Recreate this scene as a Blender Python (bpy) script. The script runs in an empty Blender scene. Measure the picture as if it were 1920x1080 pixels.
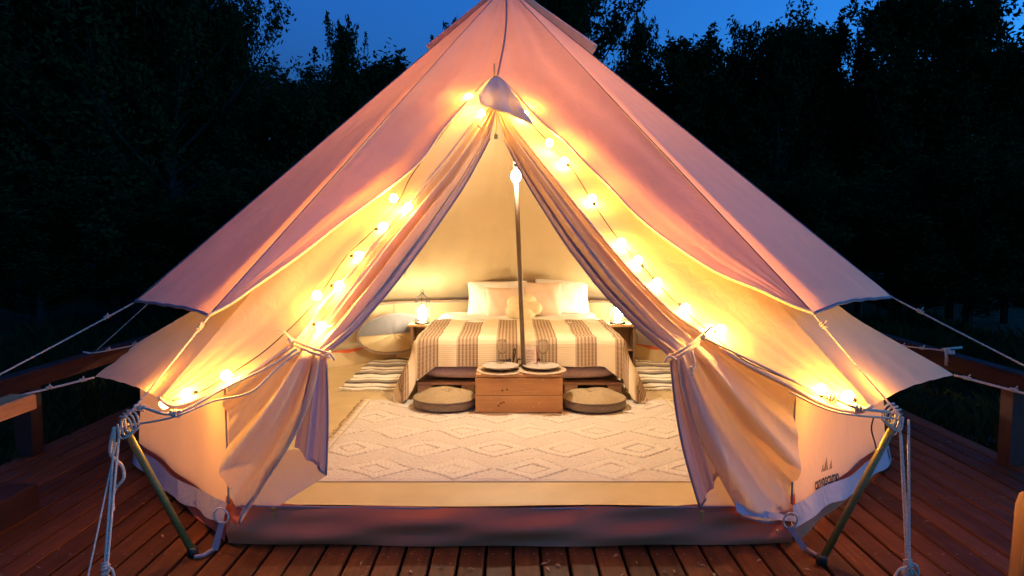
import bpy, math, random
import numpy as np
from mathutils import Vector, Matrix
random.seed(7); rng = np.random.default_rng(7)
scene = bpy.context.scene
COL = scene.collection

# ------------------------------------------------------------ camera, sky, exposure
FPX, CH, PITCH, CD = 1302.0, 1.32, math.radians(4.66), 5.03
cam_d = bpy.data.cameras.new('camera'); cam = bpy.data.objects.new('camera', cam_d); COL.objects.link(cam)
cam_d.sensor_width = 36; cam_d.lens = 36 * FPX / 1920; cam_d.clip_end = 600; cam_d.clip_start = 0.05
cam.location = (0, -CD, CH); cam.rotation_euler = (math.pi / 2 - PITCH, 0, 0)
scene.camera = cam

world = bpy.data.worlds.new('World'); scene.world = world; world.use_nodes = True
wn, wl = world.node_tree.nodes, world.node_tree.links
wn.clear()
wo = wn.new('ShaderNodeOutputWorld'); bg = wn.new('ShaderNodeBackground'); sky = wn.new('ShaderNodeTexSky')
sky.sky_type = 'NISHITA'; sky.sun_disc = False
SUN_EL, SUN_ROT = math.radians(-3.6), math.radians(105)
sky.sun_elevation = SUN_EL; sky.sun_rotation = SUN_ROT
sky.ozone_density = 3.0; sky.air_density = 1.0; sky.dust_density = 0.3
bg.inputs['Strength'].default_value = 13.0
tint = wn.new('ShaderNodeMix'); tint.data_type = 'RGBA'; tint.blend_type = 'MULTIPLY'; tint.inputs[0].default_value = 1
tint.inputs[7].default_value = (.15, 1.15, 1.40, 1)      # cool white balance of the dusk exposure
wl.new(sky.outputs[0], tint.inputs[6]); wl.new(tint.outputs[2], bg.inputs['Color']); wl.new(bg.outputs[0], wo.inputs['Surface'])

scene.view_settings.view_transform = 'Standard'; scene.view_settings.look = 'None'
scene.view_settings.exposure = 0.0; scene.view_settings.gamma = 1.0
scene.view_settings.use_curve_mapping = False
scene.cycles.use_denoising = True
scene.cycles.max_bounces = 9; scene.cycles.diffuse_bounces = 6; scene.cycles.transmission_bounces = 6
scene.cycles.transparent_max_bounces = 12
scene.cycles.sample_clamp_indirect = 6; scene.cycles.caustics_reflective = False; scene.cycles.caustics_refractive = False

STRING_L, POLE_L, LANT_L = 500, 2600, 300

# ------------------------------------------------------------ rays from the surveyed pixel to real planes
cp, sp = math.cos(PITCH), math.sin(PITCH)
def ray(px, py):
    u = (px - 960) / FPX; v = (py - 540) / FPX
    return np.array([u, cp - v * sp, -sp - v * cp])
O0 = np.array([0, -CD, CH])
def at(px, py, Y):
    r = ray(px, py); return O0 + r * ((Y + CD) / r[1])
def atz(px, py, Z):
    r = ray(px, py); return O0 + r * ((Z - CH) / r[2])
def slope_hit(px, py, z0, k):          # plane z = z0 + k*y (front slope: y negative)
    r = ray(px, py); t = (z0 + k * O0[1] - O0[2]) / (r[2] - k * r[1]); return O0 + r * t

# ------------------------------------------------------------ materials
class NT:
    def __init__(s, name):
        s.m = bpy.data.materials.new(name); s.m.use_nodes = True
        s.n, s.l = s.m.node_tree.nodes, s.m.node_tree.links; s.n.clear()
        s.out = s.n.new('ShaderNodeOutputMaterial')
    def node(s, t, **k):
        n = s.n.new(t)
        for a, b in k.items(): setattr(n, a, b)
        return n
    def put(s, sock, v):
        if isinstance(v, bpy.types.NodeSocket): s.l.new(v, sock)
        elif isinstance(v, (tuple, list)) and len(v) == 3 and sock.type == 'RGBA': sock.default_value = (*v, 1)
        else: sock.default_value = v
    def math(s, op, a, b=0.0, c=0.0, clamp=False):
        n = s.node('ShaderNodeMath', operation=op); n.use_clamp = clamp
        s.put(n.inputs[0], a); s.put(n.inputs[1], b); s.put(n.inputs[2], c); return n.outputs[0]
    def mix(s, f, a, b):
        n = s.node('ShaderNodeMix', data_type='RGBA'); s.put(n.inputs[0], f); s.put(n.inputs[6], a); s.put(n.inputs[7], b); return n.outputs[2]
    def coord(s, which='Object', scale=(1, 1, 1)):
        c = s.node('ShaderNodeTexCoord'); mp = s.node('ShaderNodeMapping'); mp.inputs['Scale'].default_value = scale
        s.l.new(c.outputs[which], mp.inputs[0]); return mp.outputs[0]
    def noise(s, vec, scale, detail=4, rough=.5, dist=0):
        n = s.node('ShaderNodeTexNoise'); s.l.new(vec, n.inputs['Vector'])
        n.inputs['Scale'].default_value = scale; n.inputs['Detail'].default_value = detail
        n.inputs['Roughness'].default_value = rough; n.inputs['Distortion'].default_value = dist
        return n.outputs['Fac']
    def ramp(s, f, lo, hi, a=0.0, b=1.0):
        n = s.node('ShaderNodeMapRange'); s.put(n.inputs[0], f)
        n.inputs[1].default_value = lo; n.inputs[2].default_value = hi; n.inputs[3].default_value = a; n.inputs[4].default_value = b
        return n.outputs[0]
    def bump(s, h, strength=.3, dist=.01, nrm=None):
        n = s.node('ShaderNodeBump'); n.inputs['Strength'].default_value = strength; n.inputs['Distance'].default_value = dist
        s.put(n.inputs['Height'], h)
        if nrm is not None: s.l.new(nrm, n.inputs['Normal'])
        return n.outputs[0]
    def principled(s, col, rough=.6, nrm=None, metal=0, spec=.5, **k):
        p = s.node('ShaderNodeBsdfPrincipled')
        s.put(p.inputs['Base Color'], col); s.put(p.inputs['Roughness'], rough)
        p.inputs['Metallic'].default_value = metal; p.inputs['Specular IOR Level'].default_value = spec
        for a, b in k.items(): s.put(p.inputs[a], b)
        if nrm is not None: s.l.new(nrm, p.inputs['Normal'])
        return p.outputs[0]
    def done(s, sh): s.l.new(sh, s.out.inputs['Surface']); return s.m

def canvas(name, col, tcol, tmix, wrinkle=.25, scale=2.2):
    m = NT(name); v = m.coord()
    big = m.noise(v, scale, 3, .5, .6); fine = m.noise(v, 260, 2)
    blot = m.ramp(m.noise(v, 1.3, 5, .6), .3, .7, .90, 1.06)
    vm = m.node('ShaderNodeVectorMath', operation='SCALE'); vm.inputs[0].default_value = col; m.l.new(blot, vm.inputs['Scale'])
    vt = m.node('ShaderNodeVectorMath', operation='SCALE'); vt.inputs[0].default_value = tcol; m.l.new(blot, vt.inputs['Scale'])
    vs = m.coord('Object', (1, 1, .35)); mid = m.noise(vs, scale*5.5, 4, .6, 1.2)
    b = m.bump(fine, .2, .002, m.bump(mid, .30, .012, m.bump(big, wrinkle*1.3, .04)))
    d = m.node('ShaderNodeBsdfDiffuse'); t = m.node('ShaderNodeBsdfTranslucent')
    m.l.new(vm.outputs[0], d.inputs[0]); m.l.new(vt.outputs[0], t.inputs[0]); m.l.new(b, d.inputs['Normal']); m.l.new(b, t.inputs['Normal'])
    mx = m.node('ShaderNodeMixShader'); mx.inputs[0].default_value = tmix
    m.l.new(d.outputs[0], mx.inputs[1]); m.l.new(t.outputs[0], mx.inputs[2])
    return m.done(mx.outputs[0])

def plain(name, col, rough=.6, metal=0, nscale=40, var=.12, bump=.15, spec=.4, dist=.003):
    m = NT(name); v = m.coord(); n = m.noise(v, nscale, 4)
    c = m.mix(m.ramp(n, .3, .7), tuple(x * (1 - var) for x in col), tuple(min(1, x * (1 + var)) for x in col))
    return m.done(m.principled(c, rough, m.bump(n, bump, dist), metal, spec))

def wood(name, col, dark, axis='y', rough=.5, grain=1.0, spec=.4, rnd=.35, knots=False):
    sc = {'x': (1.2, 26, 26), 'y': (26, 1.2, 26), 'z': (26, 26, 1.2)}[axis]
    m = NT(name); oi = m.node('ShaderNodeObjectInfo')
    c0 = m.node('ShaderNodeTexCoord'); add = m.node('ShaderNodeVectorMath', operation='ADD')
    sh = m.node('ShaderNodeVectorMath', operation='SCALE'); sh.inputs[0].default_value = (7, 31, 13); m.l.new(oi.outputs['Random'], sh.inputs['Scale'])
    m.l.new(c0.outputs['Object'], add.inputs[0]); m.l.new(sh.outputs[0], add.inputs[1])
    mp = m.node('ShaderNodeMapping'); mp.inputs['Scale'].default_value = sc; m.l.new(add.outputs[0], mp.inputs[0])
    g = m.noise(mp.outputs[0], grain, 6, .65, .4); bl = m.noise(add.outputs[0], 3.5, 4, .6)
    c = m.mix(m.ramp(g, .32, .68), dark, col)
    c = m.mix(m.ramp(bl, .35, .75, 0, .5), c, tuple(x * .5 for x in col))
    if knots:
        vo = m.node('ShaderNodeTexVoronoi'); vo.inputs['Scale'].default_value = 5.5; m.l.new(add.outputs[0], vo.inputs['Vector'])
        c = m.mix(m.ramp(vo.outputs['Distance'], .05, .11, .85, 0), c, tuple(x * .25 for x in dark))
    hv = m.node('ShaderNodeHueSaturation'); hv.inputs['Saturation'].default_value = 1
    m.l.new(m.ramp(oi.outputs['Random'], 0, 1, 1 - rnd, 1 + rnd), hv.inputs['Value'])
    sp_ = m.noise(add.outputs[0], 55, 2, .5); c2 = m.noise(mp.outputs[0], 3.2, 3, .7)
    m.put(hv.inputs['Color'], m.mix(m.ramp(sp_, .70, .76, 0, .45), m.mix(m.ramp(c2, .60, .72, 0, .35), c, tuple(min(1, x*2.0) for x in col)), tuple(min(1, x*2.6+.02) for x in col)))
    r = m.ramp(bl, .3, .7, rough - .12, rough + .15)
    return m.done(m.principled(hv.outputs[0], r, m.bump(g, .35, .003), 0, spec))

def emit(name, col, strength):
    m = NT(name); e = m.node('ShaderNodeEmission'); e.inputs[0].default_value = (*col, 1); e.inputs[1].default_value = strength
    return m.done(e.outputs[0])

M = {}
M['fly'] = canvas('fly_canvas', (.86, .69, .46), (.94, .50, .25), .46, .22, 1.6)
M['roof'] = canvas('tent_canvas', (.73, .59, .35), (.84, .54, .28), .38, .3, 2.2)
M['wall'] = canvas('wall_canvas', (.74, .53, .36), (.92, .50, .30), .50, .25, 2.6)
M['flap'] = canvas('flap_canvas', (.64, .53, .42), (.88, .51, .20), .34, .3, 5)
M['lining'] = canvas('lining_canvas', (.40, .32, .38), (.60, .34, .28), .24, .3, 6)
M['tongue'] = canvas('tongue_canvas', (.36, .38, .38), (.4, .34, .26), .12, .3, 6)
M['seam'] = canvas('seam_canvas', (.36, .28, .30), (.4, .25, .2), .2, .1, 9)
M['hem'] = canvas('hem_canvas', (.80, .66, .46), (.85, .6, .35), .3, .1, 9)
M['skirt'] = canvas('skirt_canvas', (.46, .42, .44), (.5, .4, .4), .12, .5, 7)
M['pvc'] = plain('pvc_groundsheet', (.62, .135, .055), .45, 0, 3.5, .07, .45, .2, .012)
M['floor'] = plain('pvc_floor', (.50, .37, .20), .45, 0, 5, .08, .3, .4, .01)
M['deck'] = wood('deck_wood', (.15, .044, .012), (.058, .017, .005), 'y', .62, 1.0, .14)
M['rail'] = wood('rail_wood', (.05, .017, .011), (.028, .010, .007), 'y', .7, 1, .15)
M['rail_lit'] = wood('lit_rail_wood', (.72, .34, .12), (.50, .20, .07), 'y', .65, 1, .2)  # orange light on the near rail is put into this wood colour
M['post'] = wood('post_wood', (.06, .02, .013), (.03, .011, .008), 'z', .6)
M['log'] = wood('log_wood', (.34, .16, .055), (.17, .075, .028), 'z', .7)
M['pine'] = wood('pine_wood', (.64, .37, .16), (.48, .235, .085), 'x', .5, .8, .3, .08, False)
M['pallet'] = wood('pallet_wood', (.66, .44, .26), (.45, .28, .15), 'x', .7)
M['stand'] = wood('stand_wood', (.34, .20, .12), (.20, .11, .06), 'z', .6)
M['pole_steel'] = plain('pole_steel', (.16, .12, .09), .4, .3, 30)
M['prop'] = plain('prop_pole_paint', (.12, .11, .028), .5, .1, 25)
M['rope'] = plain('rope_fibre', (.58, .45, .34), .85, 0, 160, .3, .6)
M['cord'] = plain('black_cord', (.02, .018, .015), .5)
M['brass'] = plain('brass', (.65, .42, .14), .35, .9)
M['sheet'] = plain('bed_linen', (.82, .79, .74), .85, 0, 9, .05, .35, .2, .02)
M['matt'] = plain('mattress_cloth', (.70, .54, .52), .9, 0, 60)
M['white_pil'] = plain('white_pillow', (.84, .80, .75), .85, 0, 12, .05, .4, .2, .015)
M['peach'] = plain('peach_pillow', (.72, .56, .44), .9, 0, 14, .06, .3, .2, .01)
M['flower'] = plain('yellow_cushion', (.74, .63, .40), .9, 0, 20, .07, .3, .2, .01)
M['seatpad'] = plain('cushion_cloth', (.34, .26, .16), .9, 0, 50, .12, .4, .2, .004)
M['seatside'] = plain('cushion_side', (.20, .16, .13), .9, 0, 50)
M['plate'] = plain('stoneware', (.42, .37, .33), .3, 0, 30, .08)
M['platerim'] = plain('plate_rim', (.10, .07, .05), .35)
M['placemat'] = plain('placemat_weave', (.40, .31, .23), .85, 0, 90, .2, .6)
M['knotwood'] = plain('knot_wood', (.20, .085, .03), .6)
M['litter'] = plain('dry_litter', (.30, .17, .09), .9)
M['sign'] = plain('sign_metal', (.05, .045, .045), .45, .3)
M['black'] = plain('black_wire', (.03, .028, .025), .45, .5)
M['card'] = plain('card_white', (.75, .66, .55), .7)
M['red'] = plain('card_red', (.42, .09, .06), .6)
M['logo'] = plain('logo_ink', (.02, .018, .02), .6)
M['mesh'] = plain('window_net', (.13, .12, .13), .8, 0, 120, .2, .4)
M['ground'] = plain('ground_soil', (.030, .038, .018), .95, 0, 3, .3, .6, .1, .05)
M['bark'] = plain('bark', (.018, .014, .010), .9, 0, 20, .3, .8)
M['bulb'] = emit('bulb_glow', (1, .46, .07), STRING_L)
M['polebulb'] = emit('pole_lamp_glow', (1, .80, .55), POLE_L)
M['lantbulb'] = emit('lantern_glow', (1, .82, .50), LANT_L)
def leafmat():
    m = NT('leaf'); oi = m.node('ShaderNodeObjectInfo'); v = m.coord(); n = m.noise(v, 1.1, 3)
    c = m.mix(n, (.016, .024, .008), (.045, .048, .016))
    d = m.node('ShaderNodeBsdfDiffuse'); t = m.node('ShaderNodeBsdfTranslucent'); m.l.new(c, d.inputs[0]); m.l.new(c, t.inputs[0])
    mx = m.node('ShaderNodeMixShader'); mx.inputs[0].default_value = .25; m.l.new(d.outputs[0], mx.inputs[1]); m.l.new(t.outputs[0], mx.inputs[2])
    return m.done(mx.outputs[0])
M['leaf'] = leafmat()
def glassmat():
    m = NT('clear_glass'); g = m.node('ShaderNodeBsdfGlass'); g.inputs['IOR'].default_value = 1.3; g.inputs['Roughness'].default_value = .02
    t = m.node('ShaderNodeBsdfTransparent'); mx = m.node('ShaderNodeMixShader'); mx.inputs[0].default_value = .45
    m.l.new(t.outputs[0], mx.inputs[1]); m.l.new(g.outputs[0], mx.inputs[2]); return m.done(mx.outputs[0])
M['glass'] = glassmat()
def blanketmat():
    m = NT('striped_blanket'); uv = m.node('ShaderNodeUVMap'); s = m.node('ShaderNodeSeparateXYZ'); m.l.new(uv.outputs[0], s.inputs[0])
    x, y = s.outputs[0], s.outputs[1]               # metres across / along the cloth
    g = m.math('FRACT', m.math('DIVIDE', m.math('ADD', x, 10.012), .305))
    ing = m.math('LESS_THAN', m.math('ABSOLUTE', m.math('SUBTRACT', g, .5)), .27)
    line = m.math('SINE', m.math('MULTIPLY', g, 2 * math.pi * 11))
    ln = m.ramp(line, -.9, .9, .15, .60); br = m.math('SINE', m.math('MULTIPLY', y, 230)); br = m.ramp(br, -1, .3, .8, 1)
    f = m.math('MULTIPLY', m.math('MULTIPLY', ing, ln), br)
    f = m.math('ADD', f, m.math('MULTIPLY', ing, .36), clamp=True)
    c = m.mix(f, (.74, .62, .43), (.23, .135, .085))
    n = m.noise(uv.outputs[0], 90, 3); rib = m.math('SINE', m.math('MULTIPLY', y, 420))
    b = m.bump(rib, .25, .002, m.bump(n, .4, .004))
    return m.done(m.principled(c, .92, b, 0, .1))
M['blanket'] = blanketmat()
M['fringe'] = plain('blanket_fringe', (.72, .60, .42), .9)
def ragmat():
    m = NT('rag_rug'); v = m.coord(); s = m.node('ShaderNodeSeparateXYZ'); m.l.new(v, s.inputs[0])
    w = m.math('MULTIPLY', m.math('SUBTRACT', m.noise(v, 7, 3), .5), .07)
    y = m.math('FRACT', m.math('DIVIDE', m.math('ADD', m.math('ADD', s.outputs[1], w), 10), .37))
    r = m.node('ShaderNodeValToRGB'); m.l.new(y, r.inputs[0]); r.color_ramp.interpolation = 'CONSTANT'
    cols = [(0, (.80, .74, .66)), (.26, (.16, .13, .12)), (.36, (.07, .055, .05)), (.44, (.30, .26, .23)), (.62, (.45, .38, .31)), (.70, (.80, .74, .66)), (.86, (.22, .18, .16)), (.94, (.52, .45, .38))]
    e = r.color_ramp.elements; e[0].position = 0; e[0].color = (*cols[0][1], 1); e[1].position = cols[1][0]; e[1].color = (*cols[1][1], 1)
    for p, c in cols[2:]: k = e.new(p); k.color = (*c, 1)
    rib = m.math('SINE', m.math('MULTIPLY', s.outputs[1], 500)); n = m.noise(v, 120, 2)
    return m.done(m.principled(r.outputs[0], .95, m.bump(rib, .4, .003, m.bump(n, .5, .004)), 0, .1))
M['rag'] = ragmat()
def rugmat():
    m = NT('tufted_rug'); a = m.node('ShaderNodeAttribute'); a.attribute_name = 'groove'; v = m.coord(); n = m.noise(v, 140, 3)
    c = m.mix(a.outputs['Fac'], (.66, .59, .53), (.25, .19, .15))  # pattern lines darker, with the shade in the grooves put into the colour
    c = m.mix(m.ramp(n, .3, .7, 0, .35), c, (.45, .38, .32))
    return m.done(m.principled(c, .95, m.bump(n, .6, .006), 0, .1))
M['rug'] = rugmat()

# ------------------------------------------------------------ builders
def mesh_obj(name, V, F, mat=None, parent=None, smooth=True, uv=None, attr=None):
    me = bpy.data.meshes.new(name)
    me.from_pydata([tuple(map(float, v)) for v in V], [], F)
    if mat: me.materials.append(M[mat] if isinstance(mat, str) else mat)
    if smooth: me.polygons.foreach_set('use_smooth', [True] * len(me.polygons))
    if uv is not None:
        l = me.uv_layers.new(name='UVMap'); idx = np.empty(len(me.loops), int); me.loops.foreach_get('vertex_index', idx)
        l.data.foreach_set('uv', np.asarray(uv, float)[idx].ravel())
    if attr is not None:
        a = me.attributes.new('groove', 'FLOAT', 'POINT'); a.data.foreach_set('value', np.asarray(attr, float))
    me.update()
    o = bpy.data.objects.new(name, me); COL.objects.link(o)
    if parent: o.parent = parent
    return o
def empty(name, loc=(0, 0, 0)):
    o = bpy.data.objects.new(name, None); o.location = loc; o.empty_display_size = .1; COL.objects.link(o); return o
def tag(o, label=None, cat=None, group=None, kind=None):
    if label: o['label'] = label
    if cat: o['category'] = cat
    if group: o['group'] = group
    if kind: o['kind'] = kind
    return o
def setloc(root):  # children are written in world coordinates: keep them there
    bpy.context.view_layer.update()
def child(o, root):
    o.parent = root; o.matrix_parent_inverse = Matrix.Translation(-Vector(root.location)); return o

class MB:
    def __init__(s): s.V = []; s.F = []
    def add(s, V, F):
        k = len(s.V); s.V += [tuple(v) for v in V]; s.F += [tuple(i + k for i in f) for f in F]
    def box(s, a, b, bev=0.0):
        x0, y0, z0 = a; x1, y1, z1 = b
        if bev <= 0:
            s.add([(x0,y0,z0),(x1,y0,z0),(x1,y1,z0),(x0,y1,z0),(x0,y0,z1),(x1,y0,z1),(x1,y1,z1),(x0,y1,z1)],
                  [(0,3,2,1),(4,5,6,7),(0,1,5,4),(1,2,6,5),(2,3,7,6),(3,0,4,7)]); return
        c = bev   # bevel on vertical+top edges
        V = []; 
        for (z, i) in ((z0, 0), (z1 - c, 0), (z1, c)):
            V += [(x0+i,y0+i,z),(x1-i,y0+i,z),(x1-i,y1-i,z),(x0+i,y1-i,z)]
        F = [(3,2,1,0),(8,9,10,11)]
        for r in (0, 4):
            for k in range(4): F.append((r+k, r+(k+1)%4, r+4+(k+1)%4, r+4+k))
        s.add(V, F)
    def tube(s, pts, r, seg=6, close=False, taper=None):
        P = [np.array(p, float) for p in pts]; n = len(P); V = []; F = []
        up = np.array([0, 0, 1.0])
        prev = None
        for i in range(n):
            a = P[(i - 1) % n] if (i > 0 or close) else P[i]; b = P[(i + 1) % n] if (i < n - 1 or close) else P[i]
            t = b - a; t /= (np.linalg.norm(t) + 1e-9)
            if prev is None:
                u = np.cross(t, up)
                if np.linalg.norm(u) < 1e-3: u = np.cross(t, [1, 0, 0])
            else: u = prev - t * (prev @ t)
            u /= (np.linalg.norm(u) + 1e-9); prev = u; w = np.cross(t, u)
            rr = r if taper is None else r + (taper - r) * i / (n - 1)
            for k in range(seg):
                an = 2 * math.pi * k / seg; V.append(P[i] + rr * (math.cos(an) * u + math.sin(an) * w))
        m = n if close else n - 1
        for i in range(m):
            j = (i + 1) % n
            for k in range(seg): F.append((i*seg+k, i*seg+(k+1)%seg, j*seg+(k+1)%seg, j*seg+k))
        if not close: F.append(tuple(reversed(range(seg)))); F.append(tuple((n-1)*seg+k for k in range(seg)))
        s.add(V, F)
    def lathe(s, prof, c, seg=20):
        V = []; F = []; n = len(prof)
        for (r, z) in prof:
            for k in range(seg):
                a = 2 * math.pi * k / seg; V.append((c[0] + r * math.cos(a), c[1] + r * math.sin(a), c[2] + z))
        for i in range(n - 1):
            for k in range(seg): F.append((i*seg+k, i*seg+(k+1)%seg, (i+1)*seg+(k+1)%seg, (i+1)*seg+k))
        F.append(tuple(reversed(range(seg)))); F.append(tuple((n-1)*seg+k for k in range(seg)))
        s.add(V, F)
    def sphere(s, c, r, seg=12, rings=8, sc=(1, 1, 1)):
        V = []; F = []
        for i in range(rings + 1):
            th = math.pi * i / rings
            for k in range(seg):
                a = 2 * math.pi * k / seg
                V.append((c[0]+r*sc[0]*math.sin(th)*math.cos(a), c[1]+r*sc[1]*math.sin(th)*math.sin(a), c[2]+r*sc[2]*math.cos(th)))
        for i in range(rings):
            for k in range(seg): F.append((i*seg+k, (i+1)*seg+k, (i+1)*seg+(k+1)%seg, i*seg+(k+1)%seg))
        s.add(V, F)
    def grid(s, G):
        n, m = len(G), len(G[0]); V = [p for row in G for p in row]
        s.add(V, [(i*m+j, i*m+j+1, (i+1)*m+j+1, (i+1)*m+j) for i in range(n-1) for j in range(m-1)])
    def build(s, name, mat, parent=None, smooth=True, **k): return mesh_obj(name, s.V, s.F, mat, parent, smooth, **k)
def grid_obj(name, G, mat, parent=None, **k):
    b = MB(); b.grid(G); return b.build(name, mat, parent, **k)
def polyline(pts, t):
    """points at arc-length fractions t of a polyline"""
    P = np.array(pts, float); d = np.r_[0, np.cumsum(np.linalg.norm(np.diff(P, axis=0), axis=1))]; d /= d[-1]
    return np.stack([np.interp(t, d, P[:, i]) for i in range(P.shape[1])], 1)
def smooth_line(pts, n=40):
    """Catmull-Rom"""
    P = [np.array(p, float) for p in pts]; P = [2*P[0]-P[1]] + P + [2*P[-1]-P[-2]]; out = []
    k = max(2, n // (len(P) - 3))
    for i in range(1, len(P) - 2):
        for j in range(k):
            t = j / k; a, b, c, d = P[i-1], P[i], P[i+1], P[i+2]
            out.append(.5*((2*b)+(-a+c)*t+(2*a-5*b+4*c-d)*t*t+(-a+3*b-3*c+d)*t**3))
    out.append(P[-2]); return np.array(out)
def fbm(x, y, s):
    return (np.sin(x*s+1.3)*np.cos(y*s*1.3+.7)+.5*np.sin(x*s*2.3+y*s*1.7+2)+.25*np.sin(x*s*4.1-y*s*3.7))/1.75

# ------------------------------------------------------------ ground and deck
NX, NY = 80, 80
xs = np.linspace(-90, 90, NX); ys = np.linspace(-60, 140, NY)
G = [[(x, y, -.17 + (0 if y < 9 else min(1, (y-9)/14)**1.3*4.3 + .03*(y-9)) * 1.0 + .05*fbm(x, y, .4)) for x in xs] for y in ys]  # rise at the back is added to block sky between the crowns
tag(grid_obj('ground', G, 'ground'), 'dark earth around the deck, with a rise added behind to block low sky', kind='structure')

deck = tag(empty('wooden_deck', (0, 0, 0)), 'red-brown timber deck of parallel boards under the tent', kind='structure')
PW, PG = .100, .012
x = -2.9; i = 0; plank_me = None
while x + PW < 2.92:
    b = MB(); segs = [(-5.6, 3.4)]
    w = PW; b.box((-w/2, -5.9 + random.uniform(-.02, .02), -.028), (w/2, 3.4 + random.uniform(-.03, .03), 0), .004)
    o = b.build('plank', 'deck', deck, smooth=False); o.location = (x + w/2, 0, random.uniform(-.003, .0005)); o.rotation_euler = (0, random.uniform(-.006, .006), random.uniform(-.0004, .0004))
    x += PW + PG; i += 1
b = MB()
for yy in [-4.68+.6*q for q in range(13)]: b.box((-2.86, yy-.035, -.15), (2.86, yy+.035, -.034))
b.build('joist', 'post', deck, smooth=False)['kind'] = 'stuff'
# screw heads in rows over the joists
b = MB()
for yy in [-4.68+.6*q for q in range(13)]:
    x = -2.9
    while x + PW < 2.92:
        for dx in (.022, .078): b.lathe([(.0045, .0), (.0045, .0014), (.0025, .0018)], (x + dx, yy, .0003), 6)
        x += PW + PG
b.build('screw_head', 'pole_steel', deck)['kind'] = 'stuff'

b = MB(); rl = np.random.default_rng(21)
for q in range(150):
    sd = 1 if rl.random() < .6 else -1; x_ = sd*rl.uniform(1.5, 2.8) if rl.random() < .75 else rl.uniform(-1.2, 1.2); y_ = rl.uniform(-2.5, 1.5) if abs(x_) > 1.45 else rl.uniform(-2.5, -2.3)
    a_ = rl.uniform(0, 6.28); L_ = rl.uniform(.006, .020); w_ = L_*rl.uniform(.2, .5); c_, s_ = math.cos(a_), math.sin(a_); z_ = .002
    b.add([(x_-c_*L_, y_-s_*L_, z_), (x_+s_*w_, y_-c_*w_, z_+.004), (x_+c_*L_, y_+s_*L_, z_+.003), (x_-s_*w_, y_+c_*w_, z_+.005)], [(0, 1, 2, 3)])
o = b.build('leaf_litter', 'litter', smooth=False); tag(o, 'small dry leaf bits scattered over the deck boards', 'leaf litter', kind='stuff')

def railing(x, y0, y1, zt, th, dep, posts, label, lower=False, mat='rail'):
    r = tag(empty('deck_railing', (x, (y0+y1)/2, 0)), label, 'railing')
    b = MB(); b.box((x-dep/2, y0, zt-th), (x+dep/2, y1, zt), .006); child(b.build('rail', mat, None, smooth=False), r)
    for py in posts:
        b = MB(); b.box((x-.05, py-.05, 0.002), (x+.05, py+.05, zt-th-.001)); child(b.build('post', 'post', None, smooth=False), r)
    if lower:
        b = MB(); b.box((x-dep/2-.03, y0, 0.003), (x+dep/2, y1-.02, .13), .008); child(b.build('kerb_beam', 'rail', None, smooth=False), r)
    return r
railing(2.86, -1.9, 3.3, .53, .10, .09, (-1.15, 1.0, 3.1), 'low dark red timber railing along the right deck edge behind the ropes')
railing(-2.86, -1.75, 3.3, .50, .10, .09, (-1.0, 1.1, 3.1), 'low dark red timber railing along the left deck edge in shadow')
railing(-2.31, -4.6, -1.8, .555, .07, .12, (-3.2, -4.4), 'short orange-lit wooden railing end cut off at the left frame edge', True, 'rail_lit')
# upright log at the right edge
lg = MB(); lg.lathe([(.075, 0), (.078, .15), (.072, .36), (.070, .46), (.062, .495), (.04, .51), (.01, .515)], (0, 0, 0), 22)
lo = lg.build('log_post', 'log'); lo.location = (1.735, -2.82, -.045); tag(lo, 'upright rounded log post lit orange at the right frame edge', 'post')

# ------------------------------------------------------------ tent
APX = np.array([-.045, 0, 2.97])
tent = tag(empty('bell_tent', (0, 0, 0)), 'large cream canvas bell tent glowing from inside with open doorway', 'tent')
def az(a, r, z): a = math.radians(a); return np.array([math.sin(a)*r, -math.cos(a)*r, z])
RT = {-30: (2.74, .67), 30: (2.77, .645), -60: (2.62, .53), 60: (2.73, .555)}
def rtip(a):
    r, z = RT.get(a, (2.72, .50)); return az(a, r, z)
def panel_grid(apex, A, B, scal, sag, n=30, m=44, tip_sharp=1.0, t0=0.0, kink=(0, 0), puck=.007):
    nrm = np.cross(A - apex, B - apex); nrm /= np.linalg.norm(nrm)
    if nrm[2] < 0: nrm = -nrm
    G = []; L = np.linalg.norm(A-apex)
    for i in range(n + 1):
        s = i / n; row = []
        k = (4*s*(1-s))**tip_sharp
        E_ = A*(1-s)+B*s; E_ = apex + (E_-apex)*(1-scal*k)
        for j in range(m + 1):
            t = t0 + (1-t0)*j/m
            p = apex + (E_-apex)*t
            kk = (kink[0]*(1-s)+kink[1]*s)
            u = t/.8 if t < .8 else (1-t)/.2
            p[2] -= kk*(u if u < .85 else .85+(u-.85)*.5)
            wob = .008*math.sin(9*t+5*s+A[0]*3)*k + .004*math.sin(31*s+3*math.sin(6*t))*k*t
            for P_, sg in ((A, s), (B, 1-s)):      # creases fanning out of the corner loop
                d = math.hypot((1-t)*L, sg*1.25*t)
                if d < .9: ang = math.atan2(sg*1.25*t, (1-t)*L+1e-6); wob += puck*math.sin(ang*22+P_[0])*math.exp(-d/.28)*min(1, d/.06)
            row.append(p - nrm*(sag*math.sin(math.pi*t**.8)*k) + nrm*wob)
        G.append(row)
    return G
azs = list(range(30, 331, 30))
for a, b_ in zip(azs[:-1], azs[1:]):
    a2 = a if a <= 180 else a-360; b2 = b_ if b_ <= 180 else b_-360
    g = panel_grid(APX, rtip(a2), rtip(b2), .006 if min(abs(a2), abs(b2)) == 30 else .022, .030, tip_sharp=1.0, kink=(0 if a2 == 30 else .17, 0 if b2 == -30 else .17))
    grid_obj('roof_panel', g, 'roof', tent)

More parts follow.
